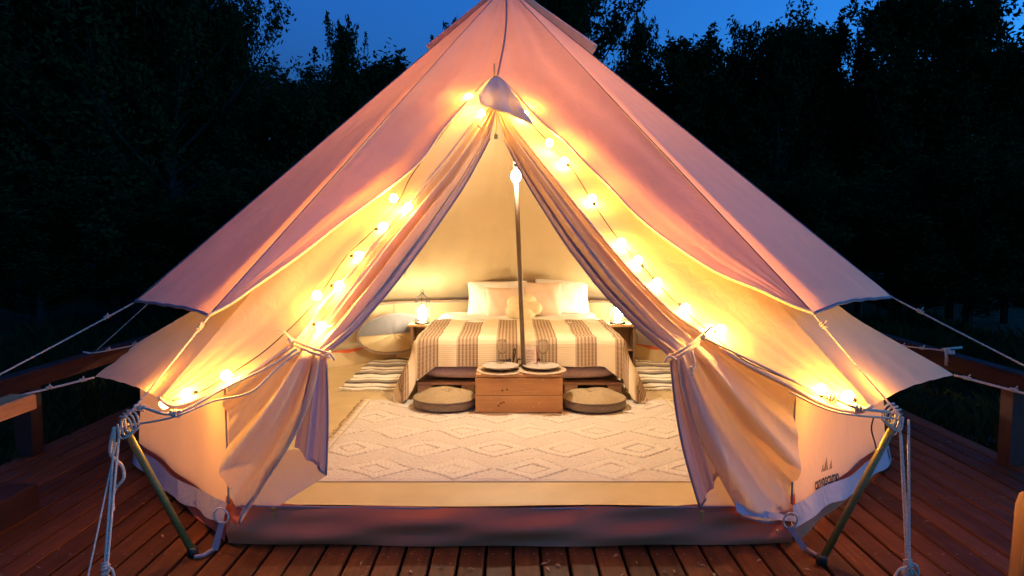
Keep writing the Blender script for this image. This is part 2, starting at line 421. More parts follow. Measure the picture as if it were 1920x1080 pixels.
# front roof, each side of the doorway:   z = 2.97 + kR*y  plane
kR = (2.97-.66)/2.385
def SR(px, py, off=0): return slope_hit(px, py, 2.97+off, kR)
ROOF_EDGE = {-1: [(926,190),(885,238),(838,300),(780,368),(715,440),(650,520),(600,582),(556,642),(515,672),(470,700),(405,737),(345,762),(318,762),(300,750)],
              1: [(926,190),(962,240),(1010,300),(1070,375),(1135,455),(1200,530),(1262,590),(1318,628),(1360,662),(1410,692),(1478,726),(1545,762),(1600,775),(1635,768)]}
def side_front(apex, tip, peak, edge_pts, mat, name, parent, sag=.02, n=46, m=18):
    nrm = np.array([0, -.7, .72]); G = []
    L = [apex, tip]; C = [apex, peak] + list(edge_pts)
    d0 = np.linalg.norm(peak - apex); tot = d0 + sum(np.linalg.norm(np.array(a)-np.array(b)) for a, b in zip(C[1:-1], C[2:]))
    T = np.linspace(0, 1, n); LP = polyline(L, T**1.0); CP = polyline(C, T)
    for i in range(n):
        G.append([LP[i]*(1-s)+CP[i]*s - nrm*sag*math.sin(math.pi*s)*math.sin(math.pi*T[i]) + nrm*(.004*math.sin(34*s+9*T[i])*math.exp(-(1-T[i])/.16)+.0035*math.sin(23*s-6*T[i])*math.exp(-abs(T[i]-.25)/.12))*math.sin(math.pi*s) + nrm*.006*math.sin(11*s+7*T[i])*math.sin(math.pi*T[i]) for s in np.linspace(0, 1, m)])
    return grid_obj(name, G, mat, parent)
for sd in (-1, 1):
    E_ = [SR(*p) for p in ROOF_EDGE[sd]]; E_[-1] = rtip(30*sd)
    side_front(APX, rtip(30*sd), E_[0], E_[1:], 'roof', 'roof_panel', tent)
    b = MB(); b.tube(smooth_line([p+np.array([0, -.006, .006]) for p in E_], 60), .009, 6); b.build('roof_hem', 'hem', tent)

# walls
W1 = {-1: np.array([-1.20, -2.16, 0]), 1: np.array([1.185, -2.16, 0])}
def wpt(a, z, r=2.44):
    if a == -30: return W1[-1] + np.array([0, 0, z])
    if a == 30: return W1[1] + np.array([0, 0, z])
    return az(a, r if abs(a) != 60 else 2.40, z)
WT = .72
def wtop(a): return .73 if abs(a) == 30 else .60
def wall_surf(A, B, s, z, bulge=.03):
    p = A*(1-s)+B*s; d = B-A; n = np.array([d[1], -d[0], 0]); n /= np.linalg.norm(n)
    if n @ p < 0: n = -n
    t = (z-.14)/(WT-.14)
    return np.array([p[0], p[1], z]) + n*(-bulge*math.sin(math.pi*min(1, max(0, t)))*(.4+.6*math.sin(math.pi*s)) + .006*math.sin(15*s+3*z) + .02*(1-t))
for a, b_ in zip(azs[:-1], azs[1:]):
    a2 = a if a <= 180 else a-360; b2 = b_ if b_ <= 180 else b_-360
    A, B = wpt(a2, 0), wpt(b2, 0)
    G = [[wall_surf(A, B, s, .14+(wtop(a2)*(1-s)+wtop(b2)*s-.14)*q) for s in np.linspace(0, 1, 17)] for q in np.linspace(0, 1, 10)]
    grid_obj('wall_panel', G, 'wall' if min(abs(a2), abs(b2)) == 30 else 'roof', tent)
    # hanging mud skirt over the bathtub
    d = B-A; n = np.array([d[1], -d[0], 0]); n /= np.linalg.norm(n)
    if n @ A < 0: n = -n
    zt = lambda q: .178 if abs(q) == 30 else .110
    G = []
    for w in np.linspace(0, 1, 6):
        row = []
        for s in np.linspace(-.04, 1.03, 40):
            z1 = zt(a2)*(1-s)+zt(b2)*s + .008*math.sin(2*math.pi*s*1.3) - .016*math.sin(math.pi*s)
            q = wall_surf(A, B, s, max(.14, z1)); q[2] = z1-.085*w+.004*math.sin(26*s)*w
            row.append(q + n*(.012+.022*w+.006*w*math.sin(22*s)))
        G.append(row)
    grid_obj('mud_skirt', G, 'skirt', tent)
    if abs(a2) > 30 or abs(b2) > 60:
        G = [[(A*(1-s)+B*s)*np.array([1, 1, 0]) - n*(.010 - .03*zz/.17 + .030) + np.array([0, 0, zz]) for s in np.linspace(0, 1, 16)] for zz in np.linspace(0.013, .165, 5)]
        grid_obj('groundsheet_lip', G, 'floor', tent)
    # bathtub wall
    G = [[(A*(1-s)+B*s)*np.array([1, 1, 0]) + n*(.028 - .05*zz/.17+.006*math.sin(19*s+zz*20)) + np.array([0, 0, zz]) for s in np.linspace(0, 1, 24)] for zz in np.linspace(0.006, .17, 5)]
    grid_obj('groundsheet_side', G, 'pvc', tent)
# front bathtub sill
G = []
for w in np.linspace(0, 1, 12):
    row = []
    for s in np.linspace(0, 1, 90):
        x = W1[-1][0]*(1-s)+W1[1][0]*s
        z = .006+.158*w; sc = math.sin(math.pi*s)
        z += w*(-.012*sc) + w*.003*math.sin(31*s)
        y = -2.19 - .03*sc - .02*math.sin(math.pi*w)*(.5+.5*math.sin(5*s+1)) - .012*math.sin(9*s+6*w)*math.sin(math.pi*w) - .006*math.sin(23*s-9*w)
        y += .05*w*w
        row.append((x, y, z))
    G.append(row)
grid_obj('door_sill', G, 'pvc', tent)
# floor sheet
fl = [tuple(W1[-1]+np.array([0, 0, .012])), tuple(W1[1]+np.array([0, 0, .012]))] + [tuple(wpt(a if a <= 180 else a-360, .012)) for a in azs[1:-1]]
b = MB(); c0 = (0, 0, .012); b.add([c0]+fl, [(0, i+1, (i+1) % len(fl)+1) for i in range(len(fl))]); b.build('groundsheet_floor', 'floor', tent, smooth=False)
# inner bathtub lip rising to the door sill (beige inside)
G = []
for w in np.linspace(0, 1, 8):
    row = []
    for s in np.linspace(0, 1, 40):
        x = (W1[-1][0]*(1-s)+W1[1][0]*s)*.985
        z = .014 + .135*w**1.6 + .004*math.sin(12*s)*w
        row.append((x, -1.78-.36*w, z))
    G.append(row)
grid_obj('floor_lip', G, 'floor', tent)
G = []
for w in np.linspace(0, 1, 7):
    G.append([at(1378*(1-q)+1490*q + 3*w, (938-22*q*0 + 30*q**.6)*(1-w) + (958+20*q**.5)*w, -2.235-.02*w-.006*math.sin(20*q)*w) for q in np.linspace(0, 1, 24)])
grid_obj('mud_skirt', G, 'skirt', tent)
# corner straps, loops, eyelets
for sd, c in ((-1, (415, 967)), (1, (1482, 976))):
    p = at(*c, -2.26)
    b = MB(); R_ = .036
    b.tube([p + np.array([R_*.8*math.cos(a), -.01*math.sin(a), R_*math.sin(a)]) for a in np.linspace(0, 2*math.pi, 22)[:-1]], .0045, 6, True)
    b.build('peg_loop', 'rope', tent)
    b = MB(); q = W1[sd]
    b.add([(p[0]-.012*1, p[1]+.004, p[2]-.03), (p[0]+.012, p[1]+.004, p[2]-.03), (q[0]+sd*.03+.016, q[1]-.10, .006), (q[0]+sd*.03-.016, q[1]-.10, .006)], [(0, 1, 2, 3)])
    b.tube([(q[0]+sd*.03, q[1]-.09, .012), (q[0]+sd*.05, q[1]-.15, .012), (q[0]+sd*.08, q[1]-.17, .012)], .008, 6)
    b.build('peg_strap', 'seam', tent)
    e = at(435 if sd < 0 else 1457, 985 if sd < 0 else 995, -2.235)
    b = MB(); b.tube([e + np.array([.006*math.cos(a), -.004, .006*math.sin(a)]) for a in np.linspace(0, 2*math.pi, 10)[:-1]], .002, 5, True); b.build('eyelet', 'brass', tent)
p = wall_surf(wpt(30, 0), wpt(60, 0), .98, .24) + np.array([.05, -.03, 0])
b = MB(); b.tube([p + np.array([.02*math.cos(a), 0, .045*math.sin(a)]) for a in np.linspace(0, 2*math.pi, 18)[:-1]], .003, 5, True); b.build('peg_loop', 'rope', tent)

# zips on the sill: coil strip with pullers
for sd, c in ((-1, (513, 956)), (1, (1316, 962))):
    p = at(*c, -2.235)
    b = MB(); b.box((p[0]-.008, p[1]-.008, p[2]-.012), (p[0]+.008, p[1], p[2]+.010)); b.tube([(p[0], p[1]-.010, p[2]-.008), (p[0]-.002, p[1]-.012, p[2]-.034)], .0045, 6)
    b.build('zip_puller', 'brass', tent, smooth=False)
b = MB(); b.tube([G_ for G_ in [(x_, -2.166, .158-.012*math.sin(math.pi*(x_+1.2)/2.385)) for x_ in np.linspace(-1.15, 1.14, 40)]], .004, 5); b.build('zip_track', 'seam', tent)

# ---- door flaps
YF = -2.20
def SF(px, py, off=0.0):
    p = SR(px, py, -.035+off)
    if p[1] < YF - off*.6: p = at(px, py, YF - off*.6)
    return p
def fold(v, k, ph): 
    s = math.sin(2*math.pi*k*v+ph); return (abs(s)**.75)*(1 if s > 0 else -1)
def flap(name, mat, O, I, low, k, amp_u, amp_l, off=0, nv=70, ph=0, bow=(0, 0), thick=None):
    """O/I: outer and inner pixel lines of the gathered upper part (peak to tie); low: lower rim, outer to inner."""
    G = []; nu = 44; T = np.linspace(0, 1, nu); Op = polyline(O, T); Ip = polyline(I, T); V = np.linspace(0, 1, nv)
    Lp = polyline(low, V); n = np.array([0, -.72, .69]); n2 = np.array([0, -1, .1])
    for i in range(nu):
        row = []
        for j, v in enumerate(V):
            q = Op[i]*(1-v)+Ip[i]*v; p = SF(q[0], q[1], off); g0 = min(1, v/.12)*1.0
            a = g0*amp_u*math.sin(math.pi*min(1, T[i]*1.02)**.9)**.7*(.45+.55*T[i]) + .004
            row.append(p + n*a*(fold(v, k, ph+1.2*T[i])+.35*fold(v, k*2.3, 2+ph-T[i])) )
        G.append(row)
    if low is not None:
        nl = 40
        for i in range(1, nl):
            t = i/(nl-1); row = []
            for j, v in enumerate(V):
                q0 = Op[-1]*(1-v)+Ip[-1]*v; q1 = Lp[j]
                q = q0*(1-t)+q1*t + np.array(bow)*math.sin(math.pi*t)*v
                p = SF(q[0], q[1], off)
                a = min(1, v/.10)*amp_l*(t**.55)*(.35+.65*math.sin(math.pi*min(1, .15+v*.85)))*(1-.5*t)
                row.append(p + n2*a*(fold(v, k*.8, ph+1.2+.8*t)+.3*fold(v, k*1.9, ph+1)) + n2*(.02*math.sin(math.pi*t)))
            G.append(row)
    b = MB(); b.tube([row[-1]+np.array([0, -.004, 0]) for row in G[4::3]], .0045, 5); b.build('flap_hem', 'hem' if mat == 'flap' else 'seam', tent)
    b = MB(); b.tube([q+np.array([0, -.004, .004]) for q in G[-1][int(nv*.74):]], .005, 5); b.build('flap_hem', 'seam', tent)
    return grid_obj(name, G, mat, tent)
LU_O = [(925,192),(882,244),(835,306),(776,374),(712,446),(648,526),(598,590),(553,648)]
LU_I = [(930,208),(918,262),(872,345),(802,445),(735,535),(664,618),(612,662)]
RU_O = [(927,192),(962,244),(1010,304),(1070,379),(1135,459),(1200,534),(1262,594),(1318,632)]
RU_I = [(932,208),(945,262),(990,345),(1060,455),(1128,545),(1200,620),(1256,668)]
def lerp_line(a, b, f, n=30):
    T = np.linspace(0, 1, n); return [tuple(p) for p in polyline(a, T)*(1-f)+polyline(b, T)*f]
flap('door_flap', 'flap', LU_O, lerp_line(LU_O, LU_I, .80), [(418,744),(421,800),(424,870),(430,940),(436,968),(450,984),(463,952),(478,932)], 2.5, .042, .11, ph=.3, bow=(34, -14))
flap('door_flap', 'flap', RU_O, lerp_line(RU_O, RU_I, .80), [(1494,738),(1492,800),(1491,860),(1491,930),(1492,974),(1430,974),(1388,968),(1380,938)], 2.4, .044, .11, ph=2.1, bow=(-28, -10))
# inner lining bunch (insect net and lining) behind the canvas flaps
flap('door_lining', 'lining', lerp_line(LU_O, LU_I, .62), LU_I, [(552,838),(566,850),(585,868),(612,890)], 2.4, .016, .035, off=-.05, ph=1.2, bow=(6, 0), nv=36)
flap('door_lining', 'lining', lerp_line(RU_O, RU_I, .60), RU_I, [(1352,888),(1340,905),(1325,930),(1312,952)], 2.8, .016, .035, off=-.05, ph=.2, bow=(-12, 0), nv=36)
# low corner of the lining still zipped to the sill
for pts in ([(470,945),(514,954),(560,925),(612,892),(600,868),(556,842),(530,846),(500,880)], [(1314,955),(1400,962),(1384,935),(1368,900),(1352,868),(1340,885),(1325,915)]):
    P_ = [at(x_, y_, -2.16) for x_, y_ in pts]; c_ = sum(P_)/len(P_)+np.array([0, .02, 0])
    b = MB(); k_ = len(P_); b.add([c_]+P_, [(0, i+1, (i+1) % k_+1) for i in range(k_)]); b.build('door_corner', 'flap', tent)
# ties
def tie(T0, T1, off, sd):
    b = MB(); A = SF(*T0, .0); B = SF(*T1, .0); c = (A+B)/2; L = (B-A)/2
    for q in (0, 1):
        b.tube([c + L*1.12*math.cos(a) + np.array([0, -.075, .012])*math.sin(a) + np.array([0, 0, .018*(q-.5)]) for a in np.linspace(0, 2*math.pi, 26)[:-1]], .006, 6, True)
    t = MB
    b.tube(smooth_line([A+np.array([0, -.06, .02]), A+np.array([sd*.02, -.08, .05]), A+np.array([sd*.05, -.07, .055])], 8), .006, 6)
    b.sphere(A+np.array([0, -.065, .01]), .016, 8, 6)
    b.tube(smooth_line([B+np.array([0, -.07, 0]), B+np.array([-sd*.03, -.08, .015]), B+np.array([-sd*.05, -.08, -.01])], 8), .005, 6)
    return b.build('flap_tie', 'rope', tent)
tie((553,640), (614,664), 0, -1); tie((1312,632), (1260,668), 0, 1)
b = MB(); c = SF(1285, 650, .0)+np.array([0, -.1, 0]); b.tube(smooth_line([c, c+np.array([.01, -.01, -.05]), c+np.array([.0, -.01, -.10])], 8), .005, 6); b.sphere(c+np.array([0, -.01, -.07]), .011, 8, 6); b.build('flap_tie', 'rope', tent)
# toggles on the flaps and roof
for q in ((617,612), (905,242), (690,348)):
    p = SF(*q, .05); b = MB(); b.tube([p, p+np.array([-.03, -.01, .02])], .006, 6); b.tube([p+np.array([.0, -.01, 0]), p+np.array([.03, -.01, .012])], .004, 6); b.build('toggle', 'rope', tent)
# door-top zip
p = SR(930, 222, -.03); b = MB(); b.tube([SR(931, 212, -.02), SR(930, 250, -.02)], .004, 6); q = SR(930, 256, .0); b.box((q[0]-.010, q[1]-.012, q[2]-.016), (q[0]+.010, q[1], q[2]+.012)); b.build('zip_puller', 'brass', tent, smooth=False)

# vent hoods near the top on both sides
for sd in (-1, 1):
    G = []
    for t in np.linspace(.05, 1, 14):
        row = []
        for a in np.linspace(66, 114, 14):
            r = .60*t; lift = .022+.045*t*math.sin(math.pi*(a-66)/48)
            p = az(sd*a, r, 3.05-.835*r) + np.array([-.045*(1-t), 0, lift]); row.append(p)
        G.append(row)
    grid_obj('vent_hood', G, 'fly', tent)

# interior: window in the left wall
A, B = wpt(-90, 0), wpt(-120, 0)
A, B = az(-134, 2.30, 0), az(-161, 2.30, 0)
def wl_(s, z): p = A*(1-s)+B*s; return np.array([p[0], p[1], z])
inn = -(A+B)/np.linalg.norm(A+B)
wc, wr = .5, .5
G = []
for r_ in np.linspace(0.02, 1, 8):
    G.append([wl_(.5+.34*r_*math.cos(a), .30+.19*r_*math.sin(a)) + inn*(.03+.006*math.sin(25*r_*math.cos(a))) for a in np.linspace(0, math.pi, 24)])
grid_obj('window_net', G, 'mesh', tent)
G = []
for r_ in np.linspace(0.02, 1, 8):
    G.append([wl_(.5+.34*r_*math.cos(a), .30+.18*r_*math.sin(a)) + inn*(.045+.010*math.sin(math.pi*r_)+.006*math.sin(9*a)) for a in np.linspace(math.pi, 2*math.pi, 24)])
grid_obj('window_flap', G, 'roof', tent)
b = MB(); b.tube([wl_(.5+.355*math.cos(a), .30+.20*math.sin(a))+inn*.035 for a in np.linspace(0, 2*math.pi, 40)[:-1]], .006, 5, True); b.build('window_zip', 'seam', tent)
# wall-roof seam inside and seams of the roof
b = MB(); b.tube([wpt((a if a <= 180 else a-360), .585, 2.42)*np.array([.985, .985, 1]) for a in range(60, 301, 30)], .006, 6); b.build('eave_seam', 'seam', tent)
for a in (90, 120, 150, 210, 240, 270):
    a2 = a if a <= 180 else a-360; t_ = rtip(a2); b = MB(); b.tube([APX+(t_-APX)*t+np.array([0, 0, -.008-.17*t/.8]) for t in np.linspace(.03, .78, 12)], .003, 4); b.build('roof_seam', 'seam', tent)
for sd in (-1, 1):
    p = W1[sd]; b = MB(); b.tube([(p[0], p[1]-.012, z) for z in np.linspace(.17, WT, 8)], .0045, 5); b.build('wall_seam', 'seam', tent)

# logo and lettering on the right wall panel
Aw, Bw = wpt(30, 0), wpt(60, 0)
dw = (Bw-Aw); Lw = np.linalg.norm(dw); ex = dw/Lw; nw = np.array([ex[1], -ex[0], 0]); 
if nw @ Aw < 0: nw = -nw
def on_wall(px, py, off):
    r = ray(px, py); q = Aw + nw*off; t = ((q-O0) @ nw)/(r @ nw); return O0 + r*t
L0 = on_wall(1519, 917, .0); L1 = on_wall(1562, 898, .0)
cu = bpy.data.curves.new('wordmark', 'FONT'); cu.body = 'canvascamp'; cu.size = 1; cu.resolution_u = 3; cu.extrude = 0.01; cu.offset = 0.022
to = bpy.data.objects.new('tmp', cu); COL.objects.link(to); bpy.context.view_layer.update()
dg = bpy.context.evaluated_depsgraph_get(); me = bpy.data.meshes.new_from_object(to.evaluated_get(dg)); bpy.data.objects.remove(to)
tw = max(v.co.x for v in me.vertices)
Wl = np.linalg.norm(L1-L0); exl = (L1-L0)/Wl; upl = np.cross(nw, exl); 
if upl[2] < 0: upl = -upl
sc_ = Wl/tw
sv = (L1[0]-L0[0])/Lw
for v in me.vertices:
    c = np.array(v.co); s_ = ((L0-Aw)@ex + c[0]*sc_)/Lw
    base = L0 + exl*c[0]*sc_ + upl*c[1]*sc_*1.15
    w = wall_surf(Aw, Bw, s_, base[2]); depth = (w-Aw) @ nw
    base = base - nw*((base-Aw)@nw) + nw*(depth+.0065 + c[2]*.02)
    v.co = base
me.materials.clear(); me.materials.append(M['logo']); o = bpy.data.objects.new('wordmark', me); COL.objects.link(o); o.parent = tent
b = MB()
for (u, w, h) in ((.42, .10, .13), (.55, .15, .22), (.74, .12, .16)):
    p = L0 + exl*u*Wl + upl*.20*Wl; s_ = ((p-Aw)@ex)/Lw; dd = ((wall_surf(Aw, Bw, s_, p[2])-Aw)@nw)+.004
    f = lambda q: q - nw*((q-Aw)@nw) + nw*dd
    b.add([f(p-exl*w*.5*Wl*.9), f(p-exl*w*.12*Wl), f(p+upl*h*.55*Wl), f(p+upl*h*Wl), f(p+exl*w*.6*Wl), f(p+exl*w*.25*Wl), f(p+upl*h*.45*Wl+exl*.02*Wl)], [(0, 1, 2, 3), (3, 6, 5, 4)])
b.build('logo_mark', 'logo', tent)

# centre pole
b = MB(); b.tube([(-.045, 0, 2.93), (.028, .0, 1.72), (.098, .02, .02)], .0165, 12); b.lathe([(.03, 0), (.03, .02), (.02, .03)], (.098, .02, .013), 12); b.build('centre_pole', 'pole_steel', tent)

# ------------------------------------------------------------ flysheet
fly = tag(empty('flysheet', (0, 0, 0)), 'pink and orange glowing outer canvas flysheet stretched over the bell tent', 'flysheet')
FA = np.array([-.045, 0, 3.04])
FT = {-30: (2.51, .97), 30: (2.50, .98), -60: (2.41, .93), 60: (2.42, .96)}
def ftip(a):
    r, z = FT.get(a, (2.45, .95)); return az(a, r, z)
for a, b_ in zip(azs[:-1], azs[1:]):
    a2 = a if a <= 180 else a-360; b2 = b_ if b_ <= 180 else b_-360
    g = panel_grid(FA, ftip(a2), ftip(b2), .007, .02, tip_sharp=1.0)
    grid_obj('canvas_panel', g, 'fly', fly)
    b = MB(); b.tube([row[-1] for row in g], .008, 5); b.build('hem', 'seam', fly)
kF = (3.04-.975)/2.17
def SFy(px, py, off=0): return slope_hit(px, py, 3.04+off, kF)
FLY_EDGE = {-1: [(931,146),(914,152),(864,206),(827,250),(790,302),(727,356),(643,417),(560,482),(480,538),(435,570),(390,595)],
             1: [(931,146),(956,167),(1018,233),(1060,268),(1100,310),(1143,352),(1185,397),(1243,446),(1338,509),(1423,545),(1480,572),(1525,590)]}
for sd in (-1, 1):
    E_ = [SFy(*p) for p in FLY_EDGE[sd]]; E_[-1] = ftip(30*sd)
    # the edge of the fly stands a little off the roof
    side_front(FA, ftip(30*sd), E_[0], E_[1:], 'fly', 'canvas_panel', fly, sag=.015)
    b = MB(); b.tube(smooth_line([p+np.array([0, -.004, .004]) for p in E_], 60), .008, 6); b.build('hem', 'hem', fly)
    for a in (30, 60):
        t_ = ftip(a*sd); 
        for dx in (0,):
            b = MB(); b.tube([FA+(t_-FA)*t+np.array([dx*min(1, t*4), -.001+dx*.3, .003]) for t in np.linspace(.02, .995, 20)], .0030, 5); b.build('seam', 'seam', fly)
b = MB(); b.tube([FA+(SFy(931,146)-FA)*t+np.array([.03*math.sin(3*t), -.006, .006]) for t in np.linspace(0, 1, 12)], .006, 5); b.build('seam', 'seam', fly)
# small grey storm tongue over the door peak
TT = [(898,178),(903,198),(915,200),(930,206),(955,213),(985,226),(1004,238)]
G = []
TP = polyline([(920,147),(926,143),(931,142),(938,145),(948,153)], np.linspace(0, 1, 16)); TB = polyline(TT, np.linspace(0, 1, 16))
for t in np.linspace(0, 1, 12):
    G.append([SFy(*(TP[j]*(1-t)+TB[j]*t), .03+.05*t+.018*math.sin(j*1.15)*t) for j in range(16)])
grid_obj('storm_tongue', G, 'tongue', fly); b = MB(); b.tube(G[-1], .005, 5); b.build('tongue_hem', 'hem', fly)
b = MB(); p = SFy(927, 138, .03); b.tube([p+np.array([0, -.02, -.03]), p+np.array([0, -.035, .0]), p+np.array([0, -.03, .05])], .005, 6); b.build('hook', 'brass', fly)

# ------------------------------------------------------------ prop poles and ropes
PT = {-1: np.array([-1.53, -2.35, .56]), 1: np.array([1.545, -2.30, .575])}
PB = {-1: np.array([-1.30, -2.30, .005]), 1: np.array([1.23, -2.37, .005])}
for sd in (-1, 1):
    r = tag(empty('prop_pole', tuple(PB[sd])), 'olive prop pole leaning out beside the %s' % ('plain left front corner of the tent' if sd < 0 else 'tent corner next to the lettering'), 'pole', 'prop poles at the front corners')
    b = MB(); b.tube([PB[sd]+np.array([0, 0, .014]), PT[sd]], .0145, 10); child(b.build('shaft', 'prop', None), r)
    b = MB(); b.tube([PT[sd]+(PT[sd]-PB[sd])*.0, PT[sd]+(PT[sd]-PB[sd])*.04], .010, 8); b.tube([PT[sd]+(PB[sd]-PT[sd])*.0, PT[sd]+(PB[sd]-PT[sd])*.03], .020, 10); child(b.build('tip', 'pole_steel', None), r)
    b = MB(); b.lathe([(.022, 0), (.022, .03), (.018, .035)], tuple(PB[sd]), 10); child(b.build('foot', 'cord', None), r)

def sagline(A, B, sag, n=14):
    A = np.array(A, float); B = np.array(B, float); return [A+(B-A)*t - np.array([0, 0, sag*4*t*(1-t)]) for t in np.linspace(0, 1, n)]
def knot(b, p, r=.011, turns=3, L=.04, d=(0, 0, 1)):
    d = np.array(d, float); d /= np.linalg.norm(d); u = np.cross(d, [.3, 1, .2]); u /= np.linalg.norm(u); w = np.cross(d, u)
    b.tube([np.array(p)+d*L*(t-.5)+r*(math.cos(2*math.pi*turns*t)*u+math.sin(2*math.pi*turns*t)*w) for t in np.linspace(0, 1, turns*10+1)], .0045, 5)
def rope(label, A, B, r=.0042, sag=.01, knots=(), slider=None, group='guy ropes of the tent'):
    L = sagline(A, B, sag); b = MB(); b.tube(L, r, 6); d = np.array(B)-np.array(A)
    o = b.build('guy_rope', 'rope'); tag(o, label, 'rope', group)
    for t in knots:
        k = MB(); p = np.array(A)+d*t; knot(k, p, .007, 3, .03, d); ln = np.linalg.norm(d)
        k.tube([p, p+np.array([.012, -.01, .022])], .0035, 5); k.build('knot', 'rope', o)
    return o
rope('taut rope from the left front flysheet corner down to its prop pole', ftip(-30), PT[-1]+np.array([.03, 0, .05]), knots=(.12,), sag=.004)
rope('taut rope from the right front flysheet corner down to its prop pole', ftip(30), PT[1]+np.array([0, 0, .02]), knots=(.12,), sag=.004)
rope('long rope from the left outer flysheet tip to the left frame edge', ftip(-60), (-2.75, -2.02, .44), knots=(.14,), sag=.006)
rope('long rope from the right outer flysheet tip to the right frame edge', ftip(60), (2.8, -1.98, .47), knots=(.14,), sag=.006)
rope('rope from the low left tent eave tip running off left', rtip(-60), (-2.86, -1.66, .42), r=.006, knots=(.08, .3), sag=.006)
rope('rope from the low right tent eave tip running off right', rtip(60), (2.84, -1.70, .45), r=.0065, knots=(.1, .45), sag=.004)
rope('thin rope behind the left eave going down to the shaded railing', (-2.30, -.25, 1.02), (-2.86, -.3, .505), knots=(.1,), sag=.004, r=.0032)
o = rope('rope with a knotted bundle tied to the left shaded railing', (-2.35, -.2, .60), (-2.84, -.40, .50), knots=(.2, .5, .8), sag=.01, r=.005)
k = MB(); e_ = np.array([-2.84, -.40, .50]); k.tube(smooth_line([e_, e_+np.array([.02, -.03, -.04]), e_+np.array([0, -.03, -.10])], 8), .006, 5); k.tube([e_, e_+np.array([-.05, 0, .01])], .006, 5); k.build('loose_end', 'rope', o)
V3 = rtip(90)
o = rope('rope with looped bundle tied to the right railing behind the eave', V3, (2.86, -.55, .54), knots=(.3, .6), sag=.0, r=.005)
k = MB(); e_ = np.array([2.80, -.55, .555])
k.tube([e_, e_+np.array([.12, -.02, .015])], .008, 5)
for i in range(5):
    q = e_+np.array([.008*i+.01, -.02, 0]); k.tube(smooth_line([q, q+np.array([-.012, -.03, -.05]), q+np.array([-.01+.006*i, -.03, -.10]), q+np.array([.012, -.03, -.05]), q+np.array([.016, -.02, 0])], 16), .0035, 5)
k.build('coil', 'rope', o)

# cross ropes: pole top -> eave corner -> flap tie
for sd in (-1, 1):
    T_ = PT[sd]; tip = rtip(30*sd)
    b = MB()
    if sd < 0:
        A1 = [T_+np.array([0, 0, .03]), T_+np.array([.08, -.02, .075]), SR(330, 775, .02), SR(430, 722, .03), SR(500, 690, .03), SR(556, 655, .05)]
        A2 = [T_+np.array([.02, -.01, .0]), SR(325, 782, .02), SR(400, 752, .02), SR(470, 735, .03), SR(520, 690, .04), SR(560, 660, .05)]
    else:
        A1 = [T_+np.array([0, 0, .02]), SR(1610, 765, .03), SR(1560, 745, .02), SR(1500, 720, .03), SR(1400, 672, .03), SR(1318, 632, .04)]
        A2 = [T_+np.array([0, -.01, 0]), SR(1600, 778, .02), SR(1545, 765, .02), SR(1480, 735, .03)]
    b.tube(smooth_line(A1, 40), .006, 6)
    o = b.build('eave_rope', 'rope'); tag(o, 'rope along the %s eave from prop pole to gathered door flap' % ('left front' if sd < 0 else 'right front, lettered-side'), 'rope', 'ropes along the front eaves')
    b = MB(); b.tube(smooth_line(A2, 40), .0045, 6); b.build('second_strand', 'rope', o)
    b = MB(); knot(b, A1[2], .012, 3, .035, A1[2]-A1[1]); knot(b, A1[1], .010, 3, .04, A1[2]-A1[1])
    for q in range(3):
        a0 = T_+np.array([.014*q*sd*-1, -.02, .012*q-.01]); b.tube(smooth_line([a0+np.array([0, 0, .05]), a0+np.array([-sd*.045, -.02, .045]), a0+np.array([-sd*.055, -.02, -.01]), a0+np.array([-sd*.01, -.02, -.03]), a0+np.array([sd*.01, 0, .02])], 18), .0042, 6)
    b.build('knot', 'rope', o)
# front guy ropes to the deck with wrapped bundles
for sd in (-1, 1):
    T_ = PT[sd]+np.array([sd*.008, -.02, .0]); An = np.array([-1.50, -2.58, .004]) if sd < 0 else np.array([1.50, -2.50, .004])
    o = empty('front_guy_rope', tuple(An)); tag(o, 'doubled rope dropping from the %s prop pole to a knot bundle on the deck' % ('left' if sd < 0 else 'right'), 'rope', 'front guy ropes')
    Kp = T_+(An-T_)*(.86 if sd < 0 else .90)
    b = MB(); b.tube(sagline(T_+np.array([-.012, 0, 0]), Kp+np.array([-.003, 0, 0]), 0), .0048, 6); b.tube(sagline(T_+np.array([.006*(1 if sd < 0 else 4), 0, .0]), Kp+np.array([.006, 0, 0]), 0), .0048, 6)
    b.tube(sagline(T_+np.array([-.006, -.008, -.06]), An+np.array([-.05*(1 if sd < 0 else .1), -.02, .03]), 0), .0036, 6)
    child(b.build('line', 'rope', None), o)
    b = MB(); d = An-Kp; 
    knot(b, Kp, .013, 3, .03, d); knot(b, Kp+d*.35, .010, 5, .075, d); knot(b, Kp+d*.6, .011, 6, .09, d); knot(b, An+np.array([0, 0, .03]), .015, 4, .05, (1, .2, .4))
    b.tube(smooth_line([Kp, Kp+np.array([.03, -.01, -.005]), Kp+np.array([.035, -.01, -.05]), Kp+np.array([.01, -.015, -.075])], 14), .005, 6)
    b.tube(smooth_line([An+np.array([-.01, 0, .05]), An+np.array([-.05, -.02, .05]), An+np.array([-.09, -.04, .01]), An+np.array([-.13, -.02, .01])], 14), .005, 6)
    child(b.build('knot', 'rope', None), o)
    if sd < 0:
        b = MB(); c_ = T_+(Kp-T_)*.1
        b.tube(smooth_line([T_+np.array([-.01, -.01, .0]), T_+np.array([-.028, -.01, -.07]), T_+np.array([-.02, -.02, -.11]), T_+np.array([.018, -.02, -.15]), T_+np.array([.022, -.02, -.20]), T_+np.array([-.01, -.02, -.24]), T_+np.array([-.024, -.02, -.28]), T_+np.array([-.024, -.02, -.33])], 50), .0065, 6)
        child(b.build('loose_tail', 'rope', None), o)

